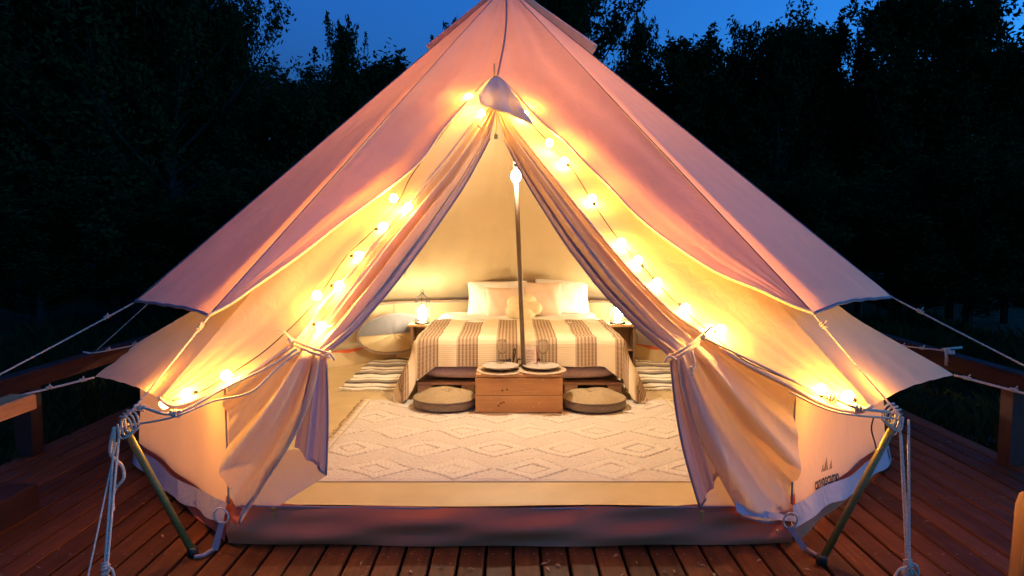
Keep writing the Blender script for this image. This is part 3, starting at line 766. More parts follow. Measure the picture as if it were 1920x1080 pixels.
# ------------------------------------------------------------ string lights
def rooflift(px, py, off): return SR(px, py, off)
LB = {-1: [(878,182,.09),(903,212,.035),(738,372,.09),(765,388,.035),(718,425,.04),(672,480,.04),(636,536,.04),(594,554,.08),(602,612,.04),(424,704,.07),(350,738,.03),],
       1: [(984,214,.035),(1030,268,.07),(1058,302,.035),(1110,372,.04),(1165,455,.04),(1196,488,.05),(1232,530,.04),(1285,578,.05),(1332,618,.04),(1352,618,.08),(1540,730,.05),(1590,742,.05)]}
CORD = {-1: [(931,143),(905,152),(878,185),(845,230),(800,290),(768,335),(747,378),(700,432),(650,480),(612,535),(594,560),(560,600),(500,655),(450,690),(424,706),(375,735),(322,752)],
         1: [(931,143),(952,152),(975,195),(1000,235),(1030,268),(1075,320),(1115,385),(1165,456),(1210,505),(1262,562),(1330,623),(1390,672),(1450,700),(1540,735),(1606,752)]}
sl = tag(empty('string_lights', tuple(SR(931, 143, .06))), 'string of warm glowing globe bulbs on black cord around the doorway', 'string lights')
for sd in (-1, 1):
    pts = [SR(x_, y_, .024 + .006*math.sin(i*2.1)) for i, (x_, y_) in enumerate(CORD[sd])]
    b = MB(); b.tube(smooth_line(pts, 90), .0025, 6); child(b.build('cord', 'cord', None), sl)
    for q_ in LB[sd] + [None]:
        p = np.array([sd*1.455, -2.17, .600]) if q_ is None else SR(*q_)
        b = MB(); b.sphere((0, 0, 0), .020, 14, 10); o = b.build('bulb', 'bulb', None); o.location = p; child(o, sl)
        near = min(pts, key=lambda q: np.linalg.norm(q-p)); d = near-p; d = d/(np.linalg.norm(d)+1e-6)
        b = MB(); b.tube([p+d*.018, p+d*.040], .0075, 8); b.build('socket', 'cord', None); s_ = bpy.data.objects[-1] if False else None
for o in [o for o in COL.objects if o.name.startswith('socket')]: child(o, sl)
b = MB(); pw = [on_wall(1638, 782, .06), on_wall(1634, 805, .05), on_wall(1641, 832, .04), on_wall(1647, 858, .03), on_wall(1658, 905, .05), on_wall(1660, 915, .05)]
b.tube(smooth_line(pw, 24), .004, 6); child(b.build('feed_cable', 'cord', None), sl)

# lamp on the centre pole
lp = tag(empty('pole_lamp', (.028, 0, 1.7)), 'bright bulb lamp hanging high on the centre pole inside', 'lamp')
b = MB(); b.sphere((.028, -.055, 1.71), .034, 14, 10, (1, 1, 1.35)); child(b.build('bulb', 'polebulb', None), lp)
b = MB(); b.tube([(.028, -.05, 1.752), (.026, -.045, 1.80)], .014, 8); b.tube([(.026, -.045, 1.79), (.022, -.018, 1.83)], .004, 6); child(b.build('fitting', 'black', None), lp)

# ------------------------------------------------------------ inside: rugs
RX0, RX1, RY0, RY1 = -1.10, 1.19, -1.49, .28
nx, ny = 420, 320
X, Y = np.meshgrid(np.linspace(RX0, RX1, nx), np.linspace(RY0, RY1, ny))
def tri(v): return np.abs(((v) % 1.0)-.5)*2
def dia(X, Y, cw, ch, ox, oy):
    r = np.floor((Y-oy)/ch); xx = (X-ox)/cw + .5*(r % 2)
    return np.abs((xx % 1)-.5)*2 + np.abs(((Y-oy)/ch % 1)-.5)*2, r
wob = .012*np.sin(X*17+Y*9)+.01*np.sin(Y*23)
D1, r1 = dia(X+wob, Y+wob*.7, .43, .36, -.1, -1.49)
line = lambda d, c, w: np.exp(-((d-c)/w)**2)
groove = np.clip(line(D1, .95, .026)*.9 + line(D1, .42, .035)*1.0, 0, 1)
gate = (np.sin(X*6.5+Y*4)+np.sin(Y*11+X*3) > -.7).astype(float)
groove *= .35+.65*gate
outside = D1 > 1.0
h = np.where(D1 < .36, .006, np.where(D1 < .9, .009, .0055))
h += .0011*np.sin(X*230+2*np.sin(Y*31))*(D1 < .9) + .0014*np.sin(Y*260+np.sin(X*60)*1.2)*(D1 >= .9)
h -= groove*.006; h += rng.normal(0, .0009, h.shape) + .0025*np.sin(X*6+Y*9)*np.sin(Y*5-X*3)
edge = np.minimum(np.minimum(X-RX0, RX1-X), np.minimum(Y-RY0, RY1-Y)); h *= np.clip(edge/.02, 0, 1)
groove2 = np.clip(groove + .32*(np.sin(Y*260+np.sin(X*60)) > .6)*(D1 >= .9), 0, 1)*np.clip(edge/.02, .2, 1)
rg = tag(empty('tufted_rug', (0, -.6, .013)), 'large cream rug with raised diamond pattern filling the doorway floor', 'rug')
V = np.stack([X.ravel(), Y.ravel(), (.016+h).ravel()], 1); idx = np.arange(nx*ny).reshape(ny, nx)
F = np.stack([idx[:-1, :-1].ravel(), idx[:-1, 1:].ravel(), idx[1:, 1:].ravel(), idx[1:, :-1].ravel()], 1).tolist()
child(mesh_obj('pile', V, F, 'rug', None, True, attr=groove2.ravel()), rg)
b = MB()
for sx, x0 in ((-1, RX0), (1, RX1)):
    for y_ in np.arange(RY0, RY1, .012):
        L = random.uniform(.05, .08); dy = random.uniform(-.012, .012)
        b.tube([(x0, y_, .018), (x0+sx*L*.5, y_+dy*.5, .020), (x0+sx*L, y_+dy, .016)], .0032, 4)
o = b.build('fringe', 'fringe', None); child(o, rg); o['kind'] = 'stuff'
# rag rugs beside the bed
def rag(x0, x1, y0, y1, label, z=.016):
    r = tag(empty('rag_rug', ((x0+x1)/2, (y0+y1)/2, .013)), label, 'rug', 'striped rag rugs beside the bed')
    G = [[(x_+.012*math.sin(y_*19)+.01*math.sin(x_*3), y_+.015*math.sin(x_*9), z+.006+.004*math.sin(x_*23+y_*5)+.003*math.sin(y_*80)) for x_ in np.linspace(x0, x1, 40)] for y_ in np.linspace(y0, y1, 90)]
    child(grid_obj('weave', G, 'rag'), r)
    b = MB()
    for x_ in np.arange(x0, x1, .014): b.tube([(x_, y0+.01, z+.006), (x_+random.uniform(-.01, .01), y0-random.uniform(.03, .055), z)], .003, 4)
    f = b.build('fringe', 'fringe', None); child(f, r); f['kind'] = 'stuff'
rag(-1.44, -.86, .60, 2.02, 'black and white striped rag rug left of the bed below the round window')
rag(1.00, 1.72, .62, 1.95, 'black and white striped rag rug right of the bed behind the door flap')

# ------------------------------------------------------------ bed
BX0, BX1, BY0, BY1 = -.74, .86, .33, 2.28; BC = (BX0+BX1)/2
bed = tag(empty('pallet_bed', (BC, 1.3, .013)), 'double bed on wooden pallets with white linen at the back of the tent', 'bed')
for k, (x0, x1) in enumerate(((BX0, BC-.01), (BC+.01, BX1))):
    for (a, c) in ((x0, x0+.11), ((x0+x1)/2-.05, (x0+x1)/2+.05), (x1-.11, x1)):
        for y_ in (BY0, 1.2, 2.1):
            b = MB(); b.box((a, y_, .032), (c, y_+.12, .118)); child(b.build('pallet_block', 'pallet', None, smooth=False), bed)
    b = MB(); b.box((x0, BY0, .014), (x1, BY0+.1, .030)); child(b.build('pallet_board', 'pallet', None, smooth=False), bed)
    for q in range(7):
        b = MB(); b.box((x0, BY0+.005+q*.28, .120), (x1, BY0+.11+q*.28, .140), .002); child(b.build('pallet_board', 'pallet', None, smooth=False), bed)
def rbox(x0, x1, y0, y1, z0, z1, r, n=10, puff=0.0):
    """rounded cushion-like block"""
    V = []; F = []; N = 26
    cx, cy, cz = (x0+x1)/2, (y0+y1)/2, (z0+z1)/2; hx, hy, hz = (x1-x0)/2, (y1-y0)/2, (z1-z0)/2
    G = []
    for i in range(N+1):
        ph = -math.pi/2+math.pi*i/N; row = []
        for j in range(4*N+1):
            th = 2*math.pi*j/(4*N)
            e = .28; f = lambda c_: (abs(c_)**e)*(1 if c_ >= 0 else -1)
            X_ = cx+hx*f(math.cos(th))*abs(math.cos(ph))**.30; Y_ = cy+hy*f(math.sin(th))*abs(math.cos(ph))**.30; Z_ = cz+hz*(abs(math.sin(ph))**.8)*(1 if ph >= 0 else -1)
            row.append((X_, Y_, Z_+puff*fbm(np.array(X_), np.array(Y_), 9)*.5))
        G.append(row)
    return G
child(grid_obj('mattress', rbox(BX0-.02, BX1+.02, BY0-.035, BY1, .142, .31, .05), 'matt'), bed)
child(grid_obj('bed_sheet', rbox(BX0+.01, BX1-.01, BY0+.03, BY1+.02, .24, .468, .05, puff=.02), 'sheet'), bed)
# white duvet edge at the head end, spilling over both sides
G = []
for y_ in np.linspace(1.30, 2.05, 22):
    row = []
    for u in np.linspace(-1.0, 1.0, 60):
        X_ = BC+u*.93; e_ = max(0, abs(X_-BC)-.76)
        z = .485+.012*fbm(np.array(X_), np.array(y_), 11)+.008*math.sin(y_*30+X_*7) - e_*1.1 - max(0, e_-.05)*.6
        row.append((BC+np.sign(u)*(min(abs(X_-BC), .76)+e_*.65), y_, z))
    G.append(row)
child(grid_obj('duvet', G, 'sheet'), bed)

# striped blanket laid over the foot end
HW = (BX1-BX0)/2-.012; ytop = 1.42; yf = BY0-.03
U = np.linspace(-HW-.40, HW+.40, 150); Vv = np.linspace(yf-.205, ytop, 120); pts = []; uv = []
for v in Vv:
    for u in U:
        exx = max(0, abs(u)-HW); eyy = max(0, yf-v)*(1+1.1*min(1, max(0, (abs(u)-HW+.14)/.3))); su = 1 if u >= 0 else -1
        e = math.hypot(exx, eyy)
        if eyy > 0 and exx > 0: e *= .94
        r = .035; dz = e if e > r else e*e/(2*r)+e*.2
        dx_, dy_ = (exx/e, eyy/e) if e > 1e-6 else (0, 0)
        out = min(e, .04)*.8 + (.16+.18*min(1, exx/.2)*min(1, eyy/.12))*e + .012*e/.3*math.sin(26*(v if exx > eyy else u)+2)
        x_ = BC+su*(min(abs(u), HW)+out*dx_); y_ = max(v, yf)-out*dy_
        z = .490 - max(0, dz) + .013*fbm(np.array(u), np.array(v), 7)*(1 if e < .02 else .3) + .009*abs(math.sin(17*v+2.2*math.sin(3*u)+1))**.6*(1 if e < .05 else 0)
        pts.append((x_, y_, max(.03, z))); uv.append((u, v))
idx = np.arange(len(pts)).reshape(120, 150)
F = np.stack([idx[:-1, :-1].ravel(), idx[:-1, 1:].ravel(), idx[1:, 1:].ravel(), idx[1:, :-1].ravel()], 1).tolist()
bl = tag(empty('striped_blanket', (BC, .8, .47)), 'cream blanket with brown ribbed stripes and fringed sides over the bed', 'blanket')
child(mesh_obj('cloth', pts, F, 'blanket', None, True, uv=uv), bl)
b = MB(); PA = np.array(pts).reshape(120, 150, 3)
for col_, sx in ((0, -1), (149, 1)):
    for i in range(0, 119):
        for q in range(2):
            p = PA[i, col_]*(1-q*.5)+PA[min(119, i+1), col_]*q*.5; L = random.uniform(.05, .09)
            b.tube([p, p+np.array([sx*.006, random.uniform(-.008, .008), -L*.5]), p+np.array([sx*.008, random.uniform(-.018, .018), -min(L, p[2]-.02)])], .0026, 4)
o = b.build('fringe', 'fringe', None); child(o, bl); o['kind'] = 'stuff'

def pillow(name, w, h, th, mat, loc, rot, label, cat, pinch=.12, group=None):
    N = 26; G = []
    for side in (1, -1):
        for i in range(N+1):
            u = -1+2*i/N; row = []
            for j in range(N+1):
                v = -1+2*j/N
                k = (1-abs(u)**2.6)*(1-abs(v)**2.6); z = th/2*max(0, k)**.55
                px_ = w/2*u*(1-pinch*.5*(1-v*v)*abs(u)); py_ = h/2*v*(1-pinch*.5*(1-u*u)*abs(v))
                z *= 1+.05*math.sin(9*u+4*v+w*20)
                row.append((px_, py_, side*z))
            G.append(row if side == 1 else row)
    b = MB(); b.grid(G[:N+1]); b.grid([list(reversed(r)) for r in G[N+1:]])
    o = b.build(name, mat); o.location = loc; o.rotation_euler = rot; tag(o, label, cat, group); return o
# standing against the back: local z faces the viewer
T = math.radians(66)
pillow('pillow',   .62, .38, .16, 'white_pil', (-.15, 2.06, .64), (T, 0, .03), 'white pillow standing at the bed head on the left, behind a peach pillow', 'pillow', group='pillows at the bed head')
pillow('pillow', .56, .39, .17, 'white_pil', (.51, 2.05, .665), (T, 0, -.05), 'white pillow standing at the bed head on the right by the lantern', 'pillow', group='pillows at the bed head')
pillow('pillow', .42, .34, .14, 'peach', (-.06, 1.88, .61), (T-.08, 0, .04), 'peach pillow left of the pole, partly behind the flower cushion', 'pillow', group='pillows at the bed head')
pillow('pillow', .40, .37, .14, 'peach', (.30, 1.90, .645), (T-.05, 0, -.06), 'peach pillow right of the pole with piped corner', 'pillow', group='pillows at the bed head')
# petal cushion
N = 72; G = []
for i in range(19):
    ph = -math.pi/2+math.pi*i/18; row = []
    for j in range(N+1):
        a = 2*math.pi*j/N; pet = .5+.5*math.cos(5*a+.4); R_ = .165*(.82+.18*pet**.5)
        rr = abs(math.cos(ph))**.6; groove_ = (1-.5*(1-pet)**3*rr)*(1-.55*math.exp(-(rr/.22)**2))
        row.append((R_*rr*math.cos(a)*1.12, R_*rr*math.sin(a)*.92, .065*math.sin(ph)*groove_))
    G.append(row)
o = grid_obj('flower_cushion', G, 'flower'); o.location = (.11, 1.66, .585); o.rotation_euler = (math.radians(55), 0, 0); tag(o, 'pale yellow petal-shaped cushion propped in the middle of the pillows', 'cushion')

# ------------------------------------------------------------ bedside tables and lanterns
def stand(x0, x1, y0, y1, zt, label):
    r = tag(empty('bedside_table', ((x0+x1)/2, (y0+y1)/2, .013)), label, 'table', 'bedside tables')
    b = MB(); b.box((x0, y0, zt-.022), (x1, y1, zt), .003); child(b.build('table_top', 'pine', None, smooth=False), r)
    for (a, c) in ((x0+.02, x0+.045), (x1-.045, x1-.02)):
        b = MB(); b.box((a, y0+.03, .014), (c, y1-.02, zt-.024)); child(b.build('side_panel', 'stand', None, smooth=False), r)
    b = MB(); b.box((x0+.047, y1-.05, .014), (x1-.047, y1-.03, zt-.024)); child(b.build('back_panel', 'stand', None, smooth=False), r)
    b = MB(); b.box((x0+.047, y0+.04, .16), (x1-.047, y1-.052, .18)); child(b.build('shelf', 'stand', None, smooth=False), r)
stand(-1.0, -.76, 1.60, 1.86, .425, 'small wooden bedside table left of the bed under a lantern')
stand(.90, 1.22, 1.60, 1.90, .425, 'small wooden bedside table right of the bed under a lantern')
def lantern(c, label):
    r = tag(empty('wire_lantern', c), label, 'lantern', 'lanterns on the bedside tables'); c = np.array(c); R_ = .070; H_ = .215
    b = MB(); b.lathe([(R_+.008, 0), (R_+.008, .012), (R_, .016)], c, 20); child(b.build('base', 'black', None), r)
    b = MB()
    for k in range(8):
        a = 2*math.pi*k/8; d = np.array([math.cos(a), math.sin(a), 0])
        b.tube(smooth_line([c+d*R_+[0, 0, .01], c+d*R_+[0, 0, H_], c+d*R_*.85+[0, 0, H_+.035], c+d*R_*.4+[0, 0, H_+.055], c+d*.01+[0, 0, H_+.085]], 16), .0024, 4)
    for z in (H_*.5, H_):
        b.tube([c+np.array([R_*math.cos(a), R_*math.sin(a), z]) for a in np.linspace(0, 2*math.pi, 24)[:-1]], .0026, 4, True)
    child(b.build('cage', 'black', None), r)
    b = MB(); b.tube([c+np.array([.014*math.cos(a), 0, H_+.10+.014*math.sin(a)]) for a in np.linspace(0, 2*math.pi, 14)[:-1]], .0028, 5, True); child(b.build('ring', 'black', None), r)
    b = MB(); b.lathe([(.014, .03), (.034, .045), (.040, .08), (.033, .13), (.022, .165), (.007, .180)], c, 14); child(b.build('bulb', 'lantbulb', None), r)
    b = MB(); b.lathe([(.014, .016), (.014, .029)], c, 10); child(b.build('holder', 'black', None), r)
lantern((-.872, 1.69, .426), 'black wire cage lantern glowing on the left bedside table')
lantern((1.03, 1.69, .426), 'black wire cage lantern glowing on the right bedside table')
b = MB(); b.tube(smooth_line([(1.2, 1.93, .40), (1.27, 1.95, .25), (1.22, 1.9, .1), (1.28, 1.86, .02)], 16), .003, 5); tag(b.build('lamp_cable', 'cord'), 'thin dark cable hanging behind the right bedside table', 'cable')

# ------------------------------------------------------------ chest table, plates, glasses
CX0, CX1, CY0, CY1, CZ = -.262, .362, -.15, .17, .305
ch = tag(empty('wooden_chest', ((CX0+CX1)/2, 0, .03)), 'low honey-coloured pine chest used as a table before the bed', 'chest')
for z0, z1 in ((.030, .152), (.155, .277)):
    b = MB(); b.box((CX0, CY0, z0), (CX1, CY0+.018, z1), .002); child(b.build('front_board', 'pine', None, smooth=False), ch)
    b = MB(); b.box((CX0, CY1-.018, z0), (CX1, CY1, z1), .002); child(b.build('back_board', 'pine', None, smooth=False), ch)
    for x0 in (CX0+.001, CX1-.019):
        b = MB(); b.box((x0, CY0+.020, z0), (x0+.018, CY1-.020, z1), .002); child(b.build('side_board', 'pine', None, smooth=False), ch)
for y0, y1 in ((CY0+.006, CY0+.105), (CY0+.108, CY0+.207), (CY0+.210, CY1)):
    b = MB(); b.box((CX0+.004, y0, .283), (CX1-.004, y1, CZ), .003); child(b.build('lid_board', 'pine', None, smooth=False), ch)
b = MB(); b.box((CX0+.02, CY0+.022, .272), (CX1-.02, CY1-.022, .282)); child(b.build('lid_batten', 'pine', None, smooth=False), ch)
for (x_, z_) in ((-.035, .195), (-.07, .188), (-.08, .095), (-.095, .078), (-.06, .102)):
    b = MB(); b.add([(x_+.010*math.cos(a), CY0-.0008, z_+.007*math.sin(a)) for a in np.linspace(0, 2*math.pi, 11)[:-1]], [tuple(reversed(range(10)))])
    child(b.build('wood_knot', 'knotwood', None), ch)
for px_, lab in ((-.085, 'left'), (.215, 'right')):
    b = MB(); G = []
    sq = px_ > 0
    b.lathe([(.02, 0), (.175, 0), (.176, .004), (.17, .005), (.02, .005)] if not sq else [(.02, 0), (.182, 0), (.183, .004), (.178, .005), (.02, .005)], (0, 0, 0), 40)
    o = b.build('placemat', 'placemat'); o.location = (px_, -.02, CZ+.001+(.0055 if sq else 0)); tag(o, 'woven placemat under the %s stoneware plate' % lab, 'placemat', 'placemats')
    r = tag(empty('dinner_plate', (px_, -.01, CZ+.013)), 'grey stoneware plate with dark rim on the %s half of the chest' % lab, 'plate', 'plates on the chest')
    b = MB(); b.lathe([(.06, 0), (.085, .004), (.136, .022), (.138, .026), (.134, .027), (.09, .010), (.05, .008), (.001, .008)], (px_, -.01, CZ+.013), 44); child(b.build('dish', 'plate', None), r)
    b = MB(); b.tube([(px_+.1375*math.cos(a), -.01+.1375*math.sin(a), CZ+.0393) for a in np.linspace(0, 2*math.pi, 48)[:-1]], .0018, 5, True); child(b.build('rim', 'platerim', None), r)
for gx, lab in ((-.075, 'left plate, beside the script sign'), (.232, 'right plate, beside the red and white card')):
    g = (gx, .115, CZ+.002)
    b = MB(); b.lathe([(.034, 0), (.034, .002), (.006, .006), (.0035, .012), (.0035, .085), (.012, .094), (.034, .118), (.041, .15), (.038, .185), (.033, .205), (.0315, .205), (.036, .185), (.039, .15), (.032, .120), (.006, .097), (.001, .097)], g, 24)
    o = b.build('wine_glass', 'glass'); tag(o, 'stemmed wine glass standing behind the %s' % lab, 'glass', 'wine glasses')
# card stand
b = MB(); o = empty('menu_card', (.10, .1, CZ+.001)); tag(o, 'small tented red and white card between pole and right glass', 'card')
b.add([(.095, .10, CZ+.002), (.185, .085, CZ+.002), (.178, .115, CZ+.155), (.088, .13, CZ+.165)], [(0, 1, 2, 3)]); b.add([(.095, .104, CZ+.002), (.185, .089, CZ+.002), (.178, .119, CZ+.155), (.088, .134, CZ+.165)], [(3, 2, 1, 0)]); child(b.build('card_face', 'card', None, smooth=False), o)
b = MB()
for pth in ([(.093, .097, CZ+.004), (.086, .127, CZ+.168)], [(.187, .082, CZ+.004), (.180, .112, CZ+.158), (.20, .15, CZ+.02)], [(.10, .101, CZ+.03), (.182, .088, CZ+.034)]): b.tube(pth, .0022, 4)
for q in range(4):
    z_ = CZ+.06+q*.022; y_ = .092+(z_-CZ)*.2; b.tube([(.108+k*.0066, y_-.001-k*.001, z_+.004*math.sin(k*2.3+q)) for k in range(10)], .0013, 4)
child(b.build('red_print', 'red', None), o)
# script sign "welcome"
def cursive():
    s = []
    s.append([(0,.62),(.06,.1),(.16,.0),(.26,.12),(.32,.6),(.34,.12),(.46,.0),(.56,.15),(.60,.6),(.70,.5)])
    s.append([(.70,.28),(.92,.42),(.96,.6),(.86,.68),(.74,.52),(.74,.2),(.86,.0),(1.04,.06),(1.2,.4),(1.34,.95),(1.42,1.5),(1.34,1.72),(1.24,1.4),(1.22,.5),(1.30,.02),(1.46,.06)])
    s.append([(1.92,.56),(1.78,.66),(1.62,.5),(1.60,.2),(1.74,.0),(1.94,.08),(2.08,.3)])
    s.append([(2.36,.64),(2.18,.6),(2.10,.3),(2.22,.0),(2.42,.04),(2.52,.34),(2.42,.62),(2.30,.60),(2.56,.52),(2.70,.60)])
    s.append([(2.70,.6),(2.76,.0),(2.80,.4),(2.94,.66),(3.04,.5),(3.06,.0),(3.10,.4),(3.24,.66),(3.34,.5),(3.38,.05),(3.50,.08)])
    s.append([(3.50,.28),(3.72,.40),(3.76,.6),(3.66,.68),(3.54,.52),(3.54,.2),(3.68,.0),(3.90,.12)])
    return s
ws = empty('script_sign', (-.03, .04, CZ+.003)); tag(ws, 'dark metal script word sign standing behind the two plates', 'sign')
b = MB(); S_ = .078
for st in cursive():
    b.tube(smooth_line([(-.085+S_*x_, .145, CZ+.008+S_*y_*.95) for x_, y_ in st], len(st)*6), .0058, 6)
child(b.build('lettering', 'sign', None), ws)
b = MB(); b.box((-.09, .125, CZ+.001), (.225, .163, CZ+.006)); child(b.build('base', 'sign', None, smooth=False), ws)

# floor cushions
def seat(c, label):
    r = tag(empty('floor_cushion', c), label, 'cushion', 'round floor cushions'); G = []; R_ = .235
    b = MB(); b.lathe([(R_-.02, 0), (R_, .008), (R_+.003, .03), (R_, .055), (R_-.006, .062)], c, 48); child(b.build('side', 'seatside', None), r)
    for i in range(15):
        t = i/14; rr = R_*t; row = []
        for j in range(61):
            a = 2*math.pi*j/60; z = .065+.055*(1-t**2.4)+.010*math.sin(3*a+c[0]*9)*t*(1-t)*3-.045*math.exp(-(t/.14)**2)-.008*abs(math.sin(2.5*a+.5))**.3*0-.010*math.exp(-(math.sin(2*a+.3+t)/.10)**2)*(1-t)*t*4
            row.append((c[0]+rr*math.cos(a), c[1]+rr*math.sin(a)*1.0, c[2]+z+.006*math.sin(5*a+t*6+c[0]*5)*t))
        G.append(row)
    child(grid_obj('top', G, 'seatpad'), r)
    b = MB(); b.tube([(c[0]+R_*math.cos(a), c[1]+R_*math.sin(a), c[2]+.064) for a in np.linspace(0, 2*math.pi, 50)[:-1]], .005, 5, True); child(b.build('piping', 'seatside', None), r)
    b = MB(); b.sphere((c[0], c[1], c[2]+.080), .012, 8, 6, (1, 1, .4)); child(b.build('button', 'seatside', None), r)
seat((-.495, .05, .034), 'round olive-brown floor cushion left of the pine chest')
seat((.605, .03, .034), 'round olive-brown floor cushion right of the pine chest')
b = MB(); b.box((.80, -.16, .036), (.86, -.13, .038)); tag(b.build('paper_tag', 'card', smooth=False), 'small white cloth tag lying beside the right floor cushion', 'tag')

# ------------------------------------------------------------ trees
def rand_unit(n):
    v = rng.normal(size=(n, 3)); return v/np.linalg.norm(v, axis=1)[:, None]
def tree_meshes(seed, H=5.6, W=1.9, nl=64, tw=11, lv=24, base=.1):
    r = np.random.default_rng(seed); b = MB(); b.tube([(0, 0, -.2), (.05, .02, H*.3), (-.04, .05, H*.62), (.03, 0, H*.93)], .11, 7, taper=.015)
    C = []
    for i in range(nl):
        h = base + (1-base)*r.random()**.85; h = min(h, .97)
        prof = (math.sin(math.pi*min(1, .18+h*.80))**.75); L = W*prof*r.uniform(.40, 1.25)*(1 if h < .6 else r.choice([.55, 1.0, 1.35]))
        a = r.uniform(0, 2*math.pi); rise = r.uniform(.25, .9)+h*.6
        p0 = np.array([0, 0, h*H*.86]); d = np.array([math.cos(a), math.sin(a), rise]); d /= np.linalg.norm(d)
        p1 = p0+d*L*.5+np.array([0, 0, .02]); p2 = p0+d*L+np.array([0, 0, .12*L])
        b.tube([p0, p1, p2], .03*(1-h)+.012, 4, taper=.005)
        for k in range(tw):
            t = r.uniform(.25, 1.05); q = p0*(1-t)+p2*t; e = d*.6+r.normal(size=3)*.55+np.array([0, 0, .75]); e /= np.linalg.norm(e); l2 = r.uniform(.25, .55)
            n = lv; s = r.random(n)
            C.append(q+np.outer(s*l2, e)+r.normal(size=(n, 3))*(.045+.05*(1-s))[:, None])
    # leader shoots: the feathery sprays at the top
    for k in range(26):
        q = np.array([r.normal()*W*.27, r.normal()*W*.27, H*r.uniform(.76, .90)]); e = np.array([r.normal()*.2, r.normal()*.2, 1]); e /= np.linalg.norm(e); l2 = r.uniform(.3, .7); n = 64; s = r.random(n)**.8
        C.append(q+np.outer(s*l2, e)+r.normal(size=(n, 3))*(.025+.10*(1-s))[:, None]); b.tube([q, q+e*l2], .008, 3)
    C = np.concatenate(C); n = len(C)
    t = r.normal(size=(n, 3))+np.array([0, 0, .35]); t /= np.linalg.norm(t, axis=1)[:, None]; u = np.cross(t, r.normal(size=(n, 3))); u /= np.linalg.norm(u, axis=1)[:, None]
    L = r.uniform(.035, .062, n)[:, None]; Wd = L*r.uniform(.38, .55, n)[:, None]
    V = np.stack([C-t*L, C+u*Wd, C+t*L, C-u*Wd], 1).reshape(-1, 3)
    me = bpy.data.meshes.new('crown'); me.vertices.add(4*n); me.vertices.foreach_set('co', V.ravel()); me.loops.add(4*n); me.loops.foreach_set('vertex_index', np.arange(4*n)); me.polygons.add(n); me.polygons.foreach_set('loop_start', np.arange(0, 4*n, 4)); me.polygons.foreach_set('loop_total', np.full(n, 4)); me.materials.append(M['leaf']); me.update(); me.validate()
    tm = bpy.data.meshes.new('trunk'); tm.from_pydata([tuple(map(float, v)) for v in b.V], [], b.F); tm.materials.append(M['bark']); tm.update()
    return me, tm, H
VAR = [tree_meshes(11, 5.6, 1.6), tree_meshes(12, 5.6, 1.2, 56), tree_meshes(13, 5.6, 2.1, 74), tree_meshes(14, 5.6, 1.0, 48, 10), tree_meshes(15, 5.6, 1.7, 60)]
def tree(x, y, top, v, wid, label, group, cat='tree', gz=-.17):
    me, tm, H = VAR[v]; root = empty('leafy_tree', (x, y, gz)); s = (top-gz)/(H*1.05); root.scale = (wid, wid, s); root.rotation_euler = (0, 0, random.uniform(0, 6.28))
    tag(root, label, cat, group)
    for nm, m_ in (('crown', me), ('trunk', tm)):
        o = bpy.data.objects.new(nm, m_); COL.objects.link(o); o.parent = root
    return root
def ztop(py, Y): return CH + (434-py)/FPX*(Y+CD)
FRONT = [ # px x, top py, depth Y, variant, width, label
    (60, -110, 6.4, 2, 1.15, 'tall dark leafy tree filling the far left corner of the picture'),
    (215, -130, 5.6, 0, 1.2, 'tall dark tree second from the left frame edge'),
    (330, -120, 6.2, 2, 1.0, 'broad dark tree with crown cut by the top edge, left of the tent'),
    (438, -60, 6.8, 4, .72, 'dark tree whose ragged right side borders the first patch of sky'),
    (575, 128, 6.2, 0, .8, 'lower dark tree under the blue gap, touching the left tent slope'),
    (655, 6, 6.9, 3, .6, 'slender tree with a single thin feathery top in the left sky gap'),
    (728, 84, 7.2, 1, 1.0, 'rounded dark tree between the slender tree and the tent top'),
    (858, 14, 7.0, 3, .7, 'small pointed tree just left of the tent peak'),
    (1072, -110, 6.6, 4, .95, 'tall bushy tree directly right of the tent peak'),
    (1192, 0, 7.2, 3, .65, 'narrow wispy tree right of the bushy tree by the peak'),
    (1290, 34, 7.0, 1, 1.0, 'low rounded tree in the middle of the right sky gap'),
    (1382, 60, 7.4, 3, .75, 'smallest tree top in the dip of the right sky gap'),
    (1455, 0, 6.6, 0, .75, 'twin-topped dark tree rising between two right sky gaps'),
    (1535, 8, 7.0, 1, .8, 'upright dark tree leaning beside the twin-topped tree'),
    (1612, 48, 7.3, 3, .6, 'thin conical tree in the narrow right sky gap'),
    (1690, -70, 6.2, 1, 1.15, 'tall dense dark tree left of the right corner sky'),
    (1790, -60, 6.7, 4, .95, 'tall dark tree beside the dense one near the right corner'),
    (1893, 36, 6.0, 0, .75, 'dark tree at the right frame edge with pale sky above'),
]
for (px, py, Y, v, w, lab) in FRONT:
    tree((px-960)/FPX*(Y+CD), Y, ztop(py, Y), v, w, lab, 'trees behind the tent')
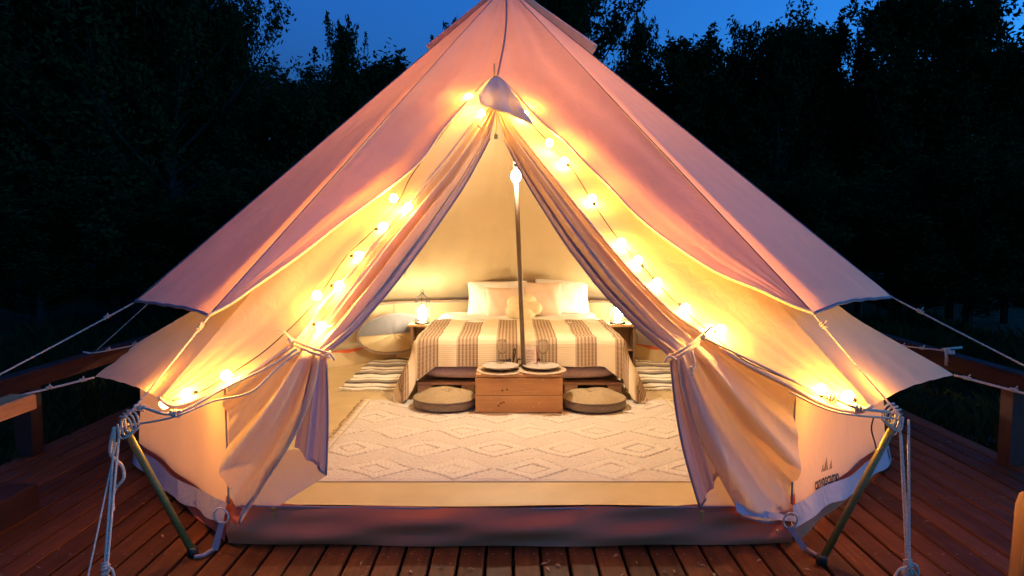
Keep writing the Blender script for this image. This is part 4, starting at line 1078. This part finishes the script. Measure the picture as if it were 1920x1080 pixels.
for k in range(26):   # darker second and third rows, lower than the first
    Y = 8.6 + (k % 2)*2.6 + random.uniform(-.4, .4); px = -140 + k*86 + random.uniform(-20, 20)
    py = 112 + 22*math.sin(k*1.7) if px > 300 else -20
    tree((px-960)/FPX*(Y+CD), Y, ztop(py, Y), random.choice([0, 2, 4]), random.uniform(1.15, 1.4), 'dark tree lost in the black wood behind the front row', 'trees deep in the wood')
for k in range(16):   # bushes closing the foot of the wood
    px = -60 + k*135 + random.uniform(-25, 25); Y = 4.9+random.uniform(-.3, .5)
    tree((px-960)/FPX*(Y+CD), Y, random.uniform(1.9, 2.7), random.choice([0, 2, 4]), random.uniform(.75, 1.0), 'low black bush at the foot of the wood behind the tent', 'bushes at the foot of the wood', 'bush')

# ------------------------------------------------------------ grass round the deck
n = 26000; r = np.random.default_rng(5)
side = r.random(n) < .5; gx = np.where(side, -r.uniform(2.96, 6.5, n), r.uniform(2.96, 6.5, n)); gy = r.uniform(-2.2, 5.2, n)
back = r.random(n) < .25; gx = np.where(back, r.uniform(-6, 6, n), gx); gy = np.where(back, r.uniform(3.5, 5.5, n), gy)
hh = r.uniform(.08, .30, n)*(1+.6*np.sin(gx*3)*np.sin(gy*2.3)); a = r.uniform(0, 6.28, n); w = .005+.004*r.random(n); lean = r.normal(0, .09, (n, 2))
P0 = np.stack([gx-w*np.cos(a), gy-w*np.sin(a), np.full(n, -.17)], 1); P1 = np.stack([gx+w*np.cos(a), gy+w*np.sin(a), np.full(n, -.17)], 1)
P2 = np.stack([gx+w*.7*np.cos(a)+lean[:, 0]*.4, gy+w*.7*np.sin(a)+lean[:, 1]*.4, -.17+hh*.6], 1); P3 = np.stack([gx+lean[:, 0], gy+lean[:, 1], -.17+hh], 1)
V = np.stack([P0, P1, P2, P3], 1).reshape(-1, 3)
me = bpy.data.meshes.new('grass'); me.vertices.add(4*n); me.vertices.foreach_set('co', V.ravel()); me.loops.add(4*n); me.loops.foreach_set('vertex_index', np.arange(4*n)); me.polygons.add(n); me.polygons.foreach_set('loop_start', np.arange(0, 4*n, 4)); me.polygons.foreach_set('loop_total', np.full(n, 4)); me.materials.append(M['leaf']); me.update(); me.validate()
o = bpy.data.objects.new('grass', me); COL.objects.link(o); tag(o, 'dark unmown grass beside the deck', 'grass', kind='stuff')
